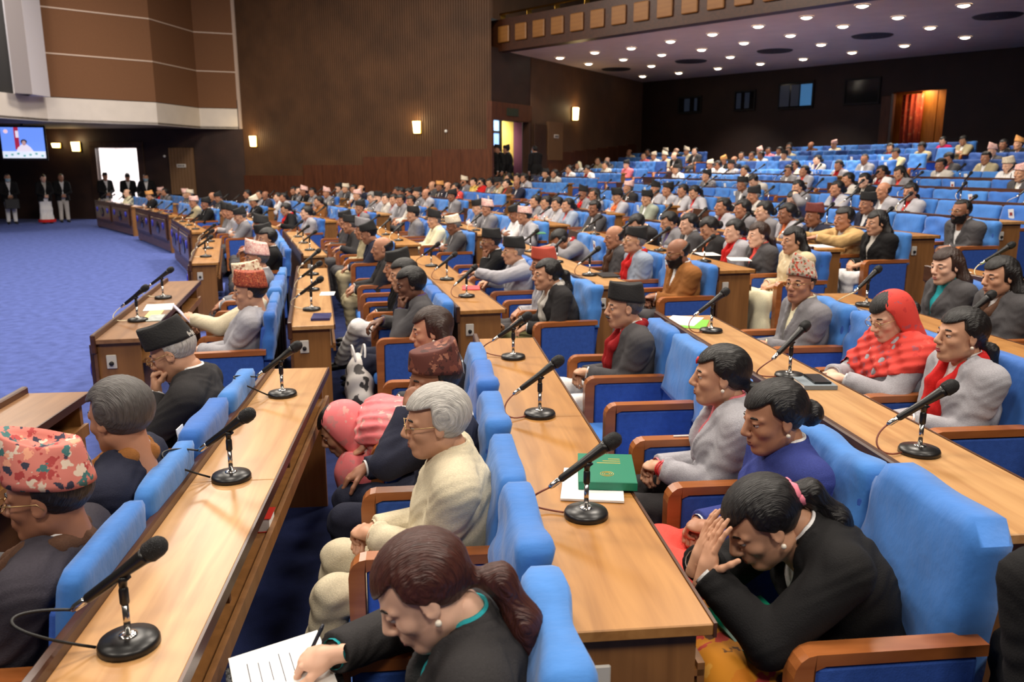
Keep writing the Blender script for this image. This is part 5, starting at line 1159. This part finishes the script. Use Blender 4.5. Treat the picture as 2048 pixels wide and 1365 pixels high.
for it in MID.replace('\n', ' ').split(';'):
    w_ = it.split()
    if not w_: continue
    k = dict(col=w_[3]); cnt += 1
    if w_[2] != '-': k['topi'] = w_[2]; k['tvar'] = cnt % 3; k['hcol'] = ['black', 'salt', 'black', 'grey'][cnt % 4]
    for t in w_[4:]:
        if t.startswith('h='): k['hair'] = t[2:]
        elif t.startswith('hc='): k['hcol'] = t[3:]
        elif t.startswith('f='): k['fem'] = 1; k['hair'] = t[2:]; k['shirt'] = ['red', 'pale', 'coral', 'purple'][cnt % 4]
        elif t.startswith('scarf='): k['scarf'] = t[6:]
        elif t.startswith('sh='): k['shawl'] = t[3:]
    for t in w_[4:]:
        if t.startswith('shirt='): k['shirt'] = t[6:]
    v = rq.randrange(6); k['skin'] = SKL[rq.randrange(6)]; k['armL'], k['armR'] = ARMS[v]; k['head'] = HDS[(v + (2 if k.get('fem') else 0)) % 6]; k['lean'] = [9, 12, 6][v % 3]; k['seed'] = 0
    if 'down' in w_[4:]: k['head'] = (0, 34, 0); k['lean'] = -12
    if 'head' in w_[4:]: k['armL'] = 'head'; k['head'] = (20, 30, 0)
    if k['col'] in ('red', 'pink', 'purple', 'yellow', 'magenta', 'coral'): k['coat'] = 'closed'
    k['glasses'] = 1 if cnt % 5 == 0 else 0
    P_(float(w_[0]), float(w_[1]), **k)
for S in SEATS:
    n, d, th = frame(S['b']); h = S['pos'] + Vector((n.x, n.y, 0)) * -.15 + Vector((0, 0, 1.01)); q = proj(h); S['hx'], S['hy'], S['hd'] = q
pairs = []
for pi, (x, y, k) in enumerate(PEOPLE):
    for si, S in enumerate(SEATS):
        d_ = math.hypot(S['hx'] - x, (S['hy'] - y) * 1.25) / (1640 / S['hd'])
        if d_ < 1.1: pairs.append((d_ / (1.6 if k.get('hero') else 1), d_, pi, si))
pairs.sort(); doneP = {}; doneS = {}
for pi, (x, y, k) in enumerate(PEOPLE):
    if k.get('seat'):
        si = [j for j, S in enumerate(SEATS) if (S['b'], S['k'], S['i']) == k['seat']]
        if si: doneP[pi] = si[0]; doneS[si[0]] = pi
for _, d_, pi, si in pairs:
    if pi in doneP or si in doneS: continue
    if d_ > .8: continue
    doneP[pi] = si; doneS[si] = pi
TESTSTAT = []; DBG = []; HEROES = []
for pi, (x, y, k) in enumerate(PEOPLE):
    if pi not in doneP: TESTSTAT.append((x, y)); continue
    S = SEATS[doneP[pi]]; n, d, th = frame(S['b'])
    dx = (x - S['hx']) / (1640 / S['hd'])      # small shift along the row towards the noted place
    sp = dict(k); sp['lean'] = (12 if S['k'] == 0 and 'hero' not in k else sp.get('lean', 9)); fine = 2 if S['hd'] < 4.3 else int(S['hd'] < 7.5 or bool(k.get('hero') and S['hd'] < 9))
    po = place(S, sp, fine, dv=0 if k.get('seat') else max(-.04, min(.04, -dx * math.sin(th) * 2.0)), du=k.get('du', 0))
    if k.get('hero'): HEROES.append((po, sp, figure(sp, fine), S))
    if k.get('hero'): DBG.append(('HERO', (x, y), S['b'], S['k'], S['i'], 'seat head', round(S['hx']), round(S['hy']), 'd', round(S['hd'], 1)))
DBG.append(('PEOPLE', len(PEOPLE), 'placed', len(doneP), 'unplaced', TESTSTAT, 'FIG', len(FIG)))
SEATS.sort(key=lambda S: S['dep'])
for S in SEATS[:300]:
    chair(S, S['end']); tag(S['chair'], '%s blue covered chair, %s seat past the %s aisle, %s row' % ('occupied' if S.get('who') else 'empty', ORDA[S['i']], ORDA[S['b']], ORD[S['k']]), 'chair', 'blue covered chairs')
# the small chairs of the last rows, beyond the first 300: one object
bm = bmesh.new()
for S in SEATS[300:]:
    n, d, th = frame(S['b']); Mx = Matrix.Translation(S['pos']) @ Matrix.Rotation(th, 4, 'Z')
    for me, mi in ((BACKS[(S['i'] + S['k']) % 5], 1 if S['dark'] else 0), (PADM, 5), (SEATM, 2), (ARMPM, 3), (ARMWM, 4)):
        nf = len(bm.faces); nv = len(bm.verts); bm.from_mesh(me); bm.verts.ensure_lookup_table(); bm.faces.ensure_lookup_table()
        T = Mx @ (Matrix.Scale(1.1, 4, (0, 0, 1)) if mi < 2 and S['tall'] else Matrix.Identity(4)) @ (Matrix.Translation((0, -PITCH / 2, 0)) if mi in (3, 4) else Matrix.Translation((.02, 0, 0)) if mi in (0, 1, 5) else Matrix.Identity(4))
        for v in bm.verts[nv:]: v.co = T @ v.co
        for f in bm.faces[nf:]: f.material_index = mi
if SEATS[300:]:
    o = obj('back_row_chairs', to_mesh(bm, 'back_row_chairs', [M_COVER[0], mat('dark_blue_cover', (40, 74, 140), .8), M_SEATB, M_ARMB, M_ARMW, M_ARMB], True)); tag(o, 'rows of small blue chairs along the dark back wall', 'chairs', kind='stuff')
DBG.append(('NSEATS', len(SEATS)))

# ---------------------------------------------------------------- extra pieces worn by single people
def on_head(o, f, me, nm, m):
    p = obj(nm, me, o); p.matrix_local = f['HM']; setm(p, m); return p
def must_mesh():
    V, Q = tubeVQ([(.094, -.03, -.056), (.105, -.016, -.05), (.109, 0, -.048), (.105, .016, -.05), (.094, .03, -.056)], [.002, .0065, .007, .0065, .002], 8); return np_mesh('moustache', [(V, Q, 0)], [M_HAIR['salt']])
def beard_mesh():
    G = Grid((-.04, -.1, -.15), (.13, .1, -.0), .0055); hd = head_sdf(G, 0); d = np.abs(hd - .003) - .0045
    d = np.maximum(d, np.maximum(G.Z + .045 + .55 * np.clip(.06 - G.X, 0, 1) * -1.0, .0 - G.X)); d = np.maximum(d, -ell(G, (.1, 0, -.066), (.03, .026, .013))); d = np.maximum(d, -(G.Z + .128))
    V, Q = nets(d, G.lo, .0055); return np_mesh('beard', [(V, Q, 0)], [M_HAIR['black']])
def scrunch_mesh():
    bm = bmesh.new(); n = 22
    pts = [(-.112 + .004 * math.cos(4 * a), .03 * math.cos(a), .018 + .03 * math.sin(a)) for a in [2 * math.pi * i / n for i in range(n + 1)]]
    bm_tube(bm, pts, [.013 + .003 * (i % 2) for i in range(n + 1)], 8, False); return to_mesh(bm, 'hair_tie', mat('pink_tie', (236, 130, 150), .7), True)
def earring_mesh():
    bm = bmesh.new(); bmesh.ops.create_icosphere(bm, subdivisions=2, radius=.0075, matrix=Matrix.Translation((.0, .086, -.042))); return to_mesh(bm, 'earring', mat('pearl', (232, 222, 206), .25), True)
def bindi_mesh():
    bm = bmesh.new(); bm_tube(bm, [(.084, .002, .075), (.0905, .001, .06), (.0935, 0, .048)], [.006, .007, .003], 8); return to_mesh(bm, 'forehead_mark', mat('vermilion', (206, 34, 34), .6), True)
def bangle(o, f, s, m, n=1):
    T = f['hand%d' % s]
    for i in range(n):
        bm = bmesh.new(); pts = [(-.012 - i * .012, .031 * math.cos(a), .027 * math.sin(a)) for a in [2 * math.pi * k / 20 for k in range(21)]]
        bm_tube(bm, pts, .0035, 7, False); p = obj('bangle', to_mesh(bm, 'bangle', m, True), o); p.matrix_local = T
for o, sp, f, S in HEROES:
    g = sp.get
    if g('must'): on_head(o, f, cached('must', must_mesh), 'moustache', M_HAIR['salt'])
    if g('beard'): on_head(o, f, cached('beard', beard_mesh), 'beard', M_HAIR['black'])
    if g('scrunch'): on_head(o, f, cached('scr', scrunch_mesh), 'hair_tie', mat('pink_tie', (236, 130, 150)))
    if g('bindi'): on_head(o, f, cached('bindi', bindi_mesh), 'forehead_mark', mat('vermilion', (206, 34, 34)))
    if g('fem') and S['hd'] < 5: on_head(o, f, cached('ear', earring_mesh), 'earring', mat('pearl', (232, 222, 206)))
    if g('bang'): bangle(o, f, 1, mat('bangle_' + g('bang'), {'gold': (224, 176, 60), 'red': (196, 40, 46)}[g('bang')], .3, .6 if g('bang') == 'gold' else 0), 1 if g('bang') == 'gold' else 2)
    if g('badge'):
        pass
# ---------------------------------------------------------------- things on the desks and in the hands
def at(x, y, z):
    p = R(12.13); a = (x - 1024) / 1640; b = -(y - 682.5) / 1640
    d = Vector((a, math.cos(p) + b * math.sin(p), -math.sin(p) + b * math.cos(p))); t = (z - 1.85) / d.z; return Vector((0, 0, 1.85)) + d * t
M_PAPER = mat('white_paper', (240, 238, 234), .7)
def sheet(name, P, w, h, rz, m, label, cat, th=.004, cover=None):
    root = None
    if cover is None:
        o = obj(name, boxmesh(name, (-w / 2, -h / 2, 0), (w / 2, h / 2, th), m, .0008), None, P, rz); tag(o, label, cat); return o
    root = empty(name, P, rz); tag(root, label, cat)
    obj('page_block', boxmesh('page_block', (-w / 2 + .004, -h / 2 + .004, .0025), (w / 2 - .006, h / 2 - .004, th - .0025), M_PAPER), root)
    obj('front_cover', boxmesh('front_cover', (-w / 2, -h / 2, th - .0025), (w / 2, h / 2, th), cover, .0006), root)
    obj('rear_cover', boxmesh('rear_cover', (-w / 2, -h / 2, 0), (w / 2, h / 2, .0025), cover, .0006), root)
    obj('spine', boxmesh('spine', (-w / 2 - .002, -h / 2, 0), (-w / 2 + .002, h / 2, th), cover), root)
    return root
def deskz(k): return ZF[k] + .7815
M_GREEN = mat('green_cover', (0, 116, 86), .4); M_GOLD = mat('gold_print', (206, 172, 80), .4, .3)
def emblem(root, x, y, z, r=.022):
    for i in range(3):
        bm = bmesh.new(); pts = [(x + r * (1 - .3 * i) * math.cos(a), y + r * (1 - .3 * i) * math.sin(a), z) for a in [2 * math.pi * k / 18 for k in range(19)]]
        bm_tube(bm, pts, .0009, 5, False); obj('gold_emblem', to_mesh(bm, 'gold_emblem', M_GOLD), root)
B0, B1, B4 = R(BLK[0][0]), R(BLK[1][0]), R(BLK[1][0])
p = at(1185, 972, deskz(2)); sheet('paper_stack', p, .27, .2, B0 + R(78), M_PAPER, 'white papers under the green book on the third row desk', 'papers', .008)
p = at(1212, 950, deskz(2) + .009); bk = sheet('green_book', p, .27, .19, B0 + R(80), M_GREEN, 'green hardcover book with gold emblem on the third row desk', 'book', .026, M_GREEN); emblem(bk, -.06, .0, .0265)
for i in range(3): obj('title_line', boxmesh('title_line', (.04 + i * .02, -.05, .0258), (.045 + i * .02, .03 - i * .02, .0266), M_GOLD), bk)
p = at(1625, 768, deskz(3)); sheet('notebook', p, .2, .145, B0 + R(84), None, 'grey notebook under a phone on the fourth row desk', 'notebook', .018, mat('grey_cover', (120, 130, 138), .5))
p = at(1634, 760, deskz(3) + .0185); ph = obj('phone', boxmesh('phone', (-.075, -.038, 0), (.075, .038, .009), mat('phone_black', (16, 17, 20), .15), .003), None, p, B0 + R(84)); tag(ph, 'black phone lying on the grey notebook', 'phone')
p = at(1366, 643, deskz(3)); sheet('document', p, .3, .2, B0 + R(60), M_PAPER, 'white document with green edge beside fourth row microphone', 'document', .006)
p = at(1380, 648, deskz(3)); sheet('folder', p - Vector((0, 0, .0)), .3, .21, B0 + R(66), mat('lime_folder', (120, 190, 60), .5), 'lime green folder below the white document', 'folder', .003)
p = at(318, 615, deskz(0)); sheet('paper', p, .30, .2, B1 + R(95), M_PAPER, 'white sheet on the front row desk past second aisle', 'paper', .003)
p = at(308, 629, deskz(0)); sheet('envelope', p, .29, .1, B1 + R(92), mat('yellow_paper', (232, 206, 130), .7), 'yellow envelope beside white sheet on the front row desk', 'envelope', .003)
p = at(312, 637, deskz(0)); sheet('magazine', p, .25, .1, B1 + R(92), mat('grey_print', (176, 184, 180), .3, noise=.3, nscale=30), 'grey printed magazine beside yellow envelope', 'magazine', .006)
p = at(643, 636, deskz(1)); sheet('folder', p, .22, .13, B1 + R(85), None, 'dark blue folder under a microphone on second row desk', 'folder', .016, mat('navy_cover', (40, 40, 92), .35))
p = at(655, 588, deskz(1)); sheet('paper', p, .2, .12, B1 + R(85), M_PAPER, 'white sheet on second row desk past second aisle', 'paper', .003)
p = at(942, 577, deskz(2)); sheet('folder', p, .22, .15, B1 + R(80), mat('red_folder', (214, 52, 60), .5), 'red folder on third row desk past second aisle', 'folder', .008)
p = at(1215, 552, deskz(3)); sheet('folder', p, .28, .16, B1 + R(85), mat('black_folder', (34, 34, 36), .4), 'black folder on fourth row desk past second aisle', 'folder', .014)
p = at(1478, 519, deskz(4)); sheet('paper', p, .28, .2, B1 + R(70), M_PAPER, 'white sheet at the desk end, fifth row past second aisle', 'paper', .004)
p = at(1415, 509, deskz(4)); sheet('paper', p, .28, .2, B1 + R(80), M_PAPER, 'white sheet under microphone, fifth row past second aisle', 'paper', .004)
p = at(1640, 493, deskz(5)); sheet('paper', p, .28, .18, B1 + R(80), M_PAPER, 'white sheet before the tan blazer, sixth row', 'paper', .004)
p = at(1895, 541, deskz(5)); sheet('paper', p, .3, .22, B0 + R(80), M_PAPER, 'white sheet on sixth row desk past first aisle', 'paper', .004)
p = at(2022, 566, deskz(5)); sheet('folder', p, .3, .2, B0 + R(80), mat('lime_folder', (190, 220, 100), .5), 'yellow-green folder on sixth row desk past first aisle', 'folder', .008)
p = at(1078, 467, deskz(3)); sheet('folder', p, .3, .18, B1 + R(80), mat('green_folder', (70, 130, 84), .5), 'dark green folder on fourth row desk', 'folder', .01)
# red and black book on the shelf below the second row desk
u, v0, v1 = seg(0, 1); p = W(0, u + .24, 2.72, ZF[1] + .623); sheet('shelf_book', p, .13, .1, B0, None, 'red book lying on the shelf under second row desk', 'book', .05, mat('red_cover', (196, 42, 30), .5))
# pen on the armrest, third row
for S in SEATS:
    if (S['b'], S['k'], S['i']) == (0, 2, 3):
        bm = bmesh.new(); bm_tube(bm, [(-.02, 0, 0), (.12, 0, 0), (.135, 0, 0)], [.004, .004, .001], 8); o = obj('pen', to_mesh(bm, 'pen', M_PAPER, True), None, W(0, rowu(0, 2) + .8, S['pos'].dot(Vector((*frame(0)[1], 0))) - PITCH / 2, ZF[2] + .665), B0); tag(o, 'white pen lying on a wooden armrest, third row', 'pen')
# handbag on the chair beside the red scarf
def handbag(P, rz, label, m):
    root = empty('handbag', P, rz); tag(root, label, 'handbag')
    obj('bag_body', boxmesh('bag_body', (-.06, -.16, 0), (.06, .16, .17), m, .03, 3, True), root)
    for s in (-1, 1):
        bm = bmesh.new(); bm_tube(bm, bez((s * .03, -.1, .16), (s * .05, -.08, .3), (s * .05, .08, .3), (s * .03, .1, .16)), .007, 8); obj('handle', to_mesh(bm, 'handle', m, True), root)
    obj('zip', boxmesh('zip', (-.005, -.13, .168), (.005, .13, .174), M_CHROME), root)
M_LEATH = mat('black_leather', (20, 19, 20), .35, bump=.3, bscale=90)
for S in SEATS:
    if (S['b'], S['k'], S['i']) == (0, 3, 1): handbag(S['pos'] + Vector((-.22, .0, .412)), B0, 'black leather handbag on the seat beside the red scarf wearer', M_LEATH)
    if (S['b'], S['k'], S['i']) == (0, 5, 3): handbag(S['pos'] + Vector((-.22, .0, .412)), B0, 'grey cloth bag on the sixth row seat', mat('grey_cloth_bag', (170, 170, 172), .8))
# papers and objects held
for o, sp, f, S in HEROES:
    g = sp.get; Mw = o.matrix_world
    def hold(name, me, loc, rot, label, cat):
        q = obj(name, me); q.matrix_world = Mw @ Matrix.Translation(loc) @ Euler([R(a) for a in rot]).to_matrix().to_4x4(); tag(q, label, cat); return q
    if g('armR') == 'write':
        hold('folder', boxmesh('folder', (-.13, -.17, 0), (.13, .17, .008), M_LEATH), (.40, -.12, .655), (0, 6, 14), 'black folder on the lap of the writing person', 'folder')
        pp = hold('paper', boxmesh('paper', (-.11, -.15, 0), (.11, .15, .004), M_PAPER), (.415, -.17, .668), (0, 6, 18), 'white sheet with handwriting, being written on', 'paper')
        for i in range(5): obj('ink_line', boxmesh('ink_line', (.07 - i * .025, -.10 + .01 * (i % 3), .0041), (.072 - i * .025, -.0 + .02 * (i % 2), .0046), mat('ink', (70, 70, 90))), pp)
        bm = bmesh.new(); bm_tube(bm, [(0, 0, 0), (0, 0, .008), (0, 0, .13), (0, 0, .14)], [.001, .004, .005, .003], 10); hm = f['hand-1']; t = hm @ Vector((.105, .02, -.045))
        hold('pen', to_mesh(bm, 'pen', mat('pen_dark', (34, 38, 52), .35), True), t, (18, -28, 0), 'dark pen in the writing hand', 'pen')
    if g('phone'):
        t = f['hand1'] @ Vector((.09, -.01, -.03)); hold('phone', boxmesh('phone', (-.07, -.036, 0), (.07, .036, .009), mat('phone_black', (16, 17, 20)), .003), t, (0, -35, 0), 'black phone held by the red shawl wearer', 'phone')
    if g('scrunch'):
        q = hold('green_book', boxmesh('green_book', (-.09, -.13, 0), (.09, .13, .012), M_GREEN, .001), (.30, .02, .565), (0, 6, 8), 'green folder with gold emblem on the lap of bowed person', 'folder'); emblem(q, .02, .02, .0125)
        hold('paper', boxmesh('paper', (-.09, -.13, 0), (.09, .13, .004), M_PAPER), (.315, .0, .556), (0, 6, 14), 'white sheets under the green folder on a lap', 'paper')
    if g('armL') == 'read':
        t = f['hand1'] @ Vector((.1, -.02, -.02)); hold('booklet', boxmesh('booklet', (-.1, -.13, 0), (.1, .13, .006), mat('lilac_paper', (206, 204, 224), .6)), t, (10, -50, 0), 'pale lilac booklet held open beside grey-coated neighbour', 'booklet')
    if g('dots'): pass
# ---------------------------------------------------------------- standing people
def stand(P, rz, **k):
    k['stand'] = 1; k.setdefault('head', (0, 4, 0)); k.setdefault('lean', 0); k.setdefault('curve', 6)
    return person(k, Matrix.Translation(P) @ Matrix.Rotation(rz, 4, 'Z'), '', 'standing people', False)
stand((-15.95, 26.4, 0), R(-50), hair='short', hcol='salt', mask=1, col='black', shirt='white', legcol='white', skin='mid', armL='front', armR='front', tall=1.12, label='standing person in black coat and face mask holding a bag')
b_ = empty('briefcase', (-15.72, 26.12, .5), R(40)); tag(b_, 'black briefcase held in front of the masked standing person', 'briefcase')
obj('case_body', boxmesh('case_body', (-.2, -.05, 0), (.2, .05, .3), M_LEATH, .015, 2), b_)
bm = bmesh.new(); bm_tube(bm, bez((-.07, 0, .3), (-.06, 0, .37), (.06, 0, .37), (.07, 0, .3)), .008, 8); obj('handle', to_mesh(bm, 'handle', M_LEATH, True), b_)
stand((-15.0, 26.7, 0), R(-45), fem=1, hair='bun', col='black', shirt='pale', bottom='skirt', legcol='white', skin='fair', armL='front', armR='front', tall=1.08, label='standing person in black jacket and long white skirt')
bm = bmesh.new(); bm_lathe(bm, [(.255, .05), (.25, .14)], 24, False); hem = obj('skirt_hem', to_mesh(bm, 'skirt_hem', CLOTH['red'], True), None); hem.parent = bpy.data.objects[[o.name for o in bpy.data.objects if o.get('label') == 'standing person in black jacket and long white skirt'][0]]
stand((-14.75, 27.3, 0), R(-50), hair='short', col='black', shirt='white', legcol='pale', skin='tan', armL='front', armR='front', tall=1.1, label='standing person in black coat beside the white skirt wearer')
stand((-14.0, 28.7, 0), R(-40), topi='black', col='black', legcol='pale', skin='tan', armL='front', armR='front', tall=1.12, label='standing person in black cap and coat in the bright doorway')
stand((-13.3, 28.9, 0), R(-60), topi='black', col='black', legcol='pale', skin='tan', head=(0, 20, 0), armL='front', armR='front', tall=1.06, label='black-capped person looking down in the bright doorway')
stand((-12.35, 28.2, 0), R(-70), hair='short', mask=1, col='black', shirt='white', skin='mid', armL='down', armR='down', tall=1.06, label='masked standing person in black suit right of the bright doorway')
for i, (s, off, dr_, lab, kk) in enumerate(((.35, -.3, 20, 'standing person in dark coat at the window side of open door', dict(hair='short', head=(25, 8, 0))), (.85, -.25, -60, 'black-capped standing person in open double door', dict(topi='black')), (1.15, -.55, -30, 'short standing person between others in open double door', dict(hair='full')), (1.45, -.3, -100, 'tall standing person in dark suit, open double door', dict(topi='black', tvar=2)), (2.0, .35, -140, 'masked standing person with pale shirt by door leaf', dict(hair='short', mask=1, shirt='white')))):
    P = along(W_SIDE2, s, off, .9); kk.setdefault('col', 'black'); stand(P, R(-90 + dr_), label=lab, skin='tan', armL='down', armR='front', **kk)
st_ = empty('stool', (1.27, 1.5, .03), 0); tag(st_, 'small black stool at the end of the third row', 'stool')
bm = bmesh.new(); bm_lathe(bm, [(.16, .48), (.17, .5), (.16, .53)], 20); obj('seat', to_mesh(bm, 'seat', M_LEATH, True), st_)
for a in range(4):
    bm = bmesh.new(); c_, s_ = math.cos(.785 + a * 1.571), math.sin(.785 + a * 1.571); bm_tube(bm, [(c_ * .16, s_ * .16, 0), (c_ * .1, s_ * .1, .49)], .011, 8); obj('leg', to_mesh(bm, 'leg', M_MICB, True), st_)
person(dict(hair='full', col='black', legcol='black', skin='tan', head=(0, 10, 0), lean=-4), Matrix.Translation((1.27, 1.48, .15)) @ Matrix.Rotation(R(70), 4, 'Z'), 'on a stool by the third row', 'seated members', 1)
# ---------------------------------------------------------------- video camera on a tripod
tr = empty('video_camera', (13.4, 21.0, 1.62), R(200)); tag(tr, 'black video camera on a tripod by the dark back wall', 'video camera')
for a in range(3):
    bm = bmesh.new(); c, s = math.cos(a * 2.094), math.sin(a * 2.094); bm_tube(bm, [(c * .45, s * .45, 0), (c * .04, s * .04, 1.2)], [.014, .02], 8); obj('leg', to_mesh(bm, 'leg', M_MICB, True), tr)
obj('pan_head', boxmesh('pan_head', (-.07, -.07, 1.18), (.07, .07, 1.32), M_MICB, .02), tr)
obj('camera_body', boxmesh('camera_body', (-.22, -.07, 1.32), (.18, .07, 1.52), M_MICB, .02), tr)
bm = bmesh.new(); bm_lathe(bm, [(.05, .18), (.055, .3), (.07, .34)], 18, axis='x', origin=(0, 0, 1.42)); obj('lens', to_mesh(bm, 'lens', M_MICB, True), tr)
obj('handle', boxmesh('handle', (-.15, -.015, 1.56), (.12, .015, 1.59), M_CHROME, .006), tr); obj('monitor', boxmesh('monitor', (-.05, .09, 1.4), (.07, .11, 1.5), M_GLD), tr)
# brown lectern corner at the stage side
lec = empty('lectern', (-15.9, 24.3, 0), R(-30)); tag(lec, 'low sloping wooden lectern at the edge of the well', 'lectern')
bm = bmesh.new(); bm_prism(bm, [(-.6, -.3), (.5, -.3), (.5, .3), (-.6, .3)], 0, .3); obj('base', to_mesh(bm, 'base', M_FRONT), lec)
bm = bmesh.new(); v = bm_box(bm, (-.6, -.32, .3), (.55, .32, .6))
for q in v:
    if q.co.z > .5 and q.co.x > 0: q.co.z = .36
obj('sloping_top', to_mesh(bm, 'sloping_top', M_LIP), lec)

# polka-dot cloth bag standing on the floor before the second row seats
cb = empty('cloth_bag', (-1.1, 5.72, .005), R(20)); tag(cb, 'white cloth bag with large dark polka dots on the floor', 'bag')
G = Grid((-.16, -.2, .0), (.16, .2, .56), .014); d = smin(ell(G, (0, 0, .2), (.1, .16, .24)), ell(G, (0, 0, .38), (.075, .13, .15)), .08) + .006 * np.sin(G.Z * 40 + G.Y * 30); d = np.maximum(d, .012 - G.Z)
Vb, Qb = nets(d, G.lo, .014); obj('bag_body', np_mesh('bag_body', [(Vb, Qb, 0)], [CLOTH['dots']]), cb)
for s_ in (-1, 1):
    bm = bmesh.new(); bm_tube(bm, bez((s_ * .03, -.08, .48), (s_ * .05, -.06, .62), (s_ * .05, .06, .62), (s_ * .03, .08, .48)), .008, 8); obj('handle', to_mesh(bm, 'handle', CLOTH['white'], True), cb)
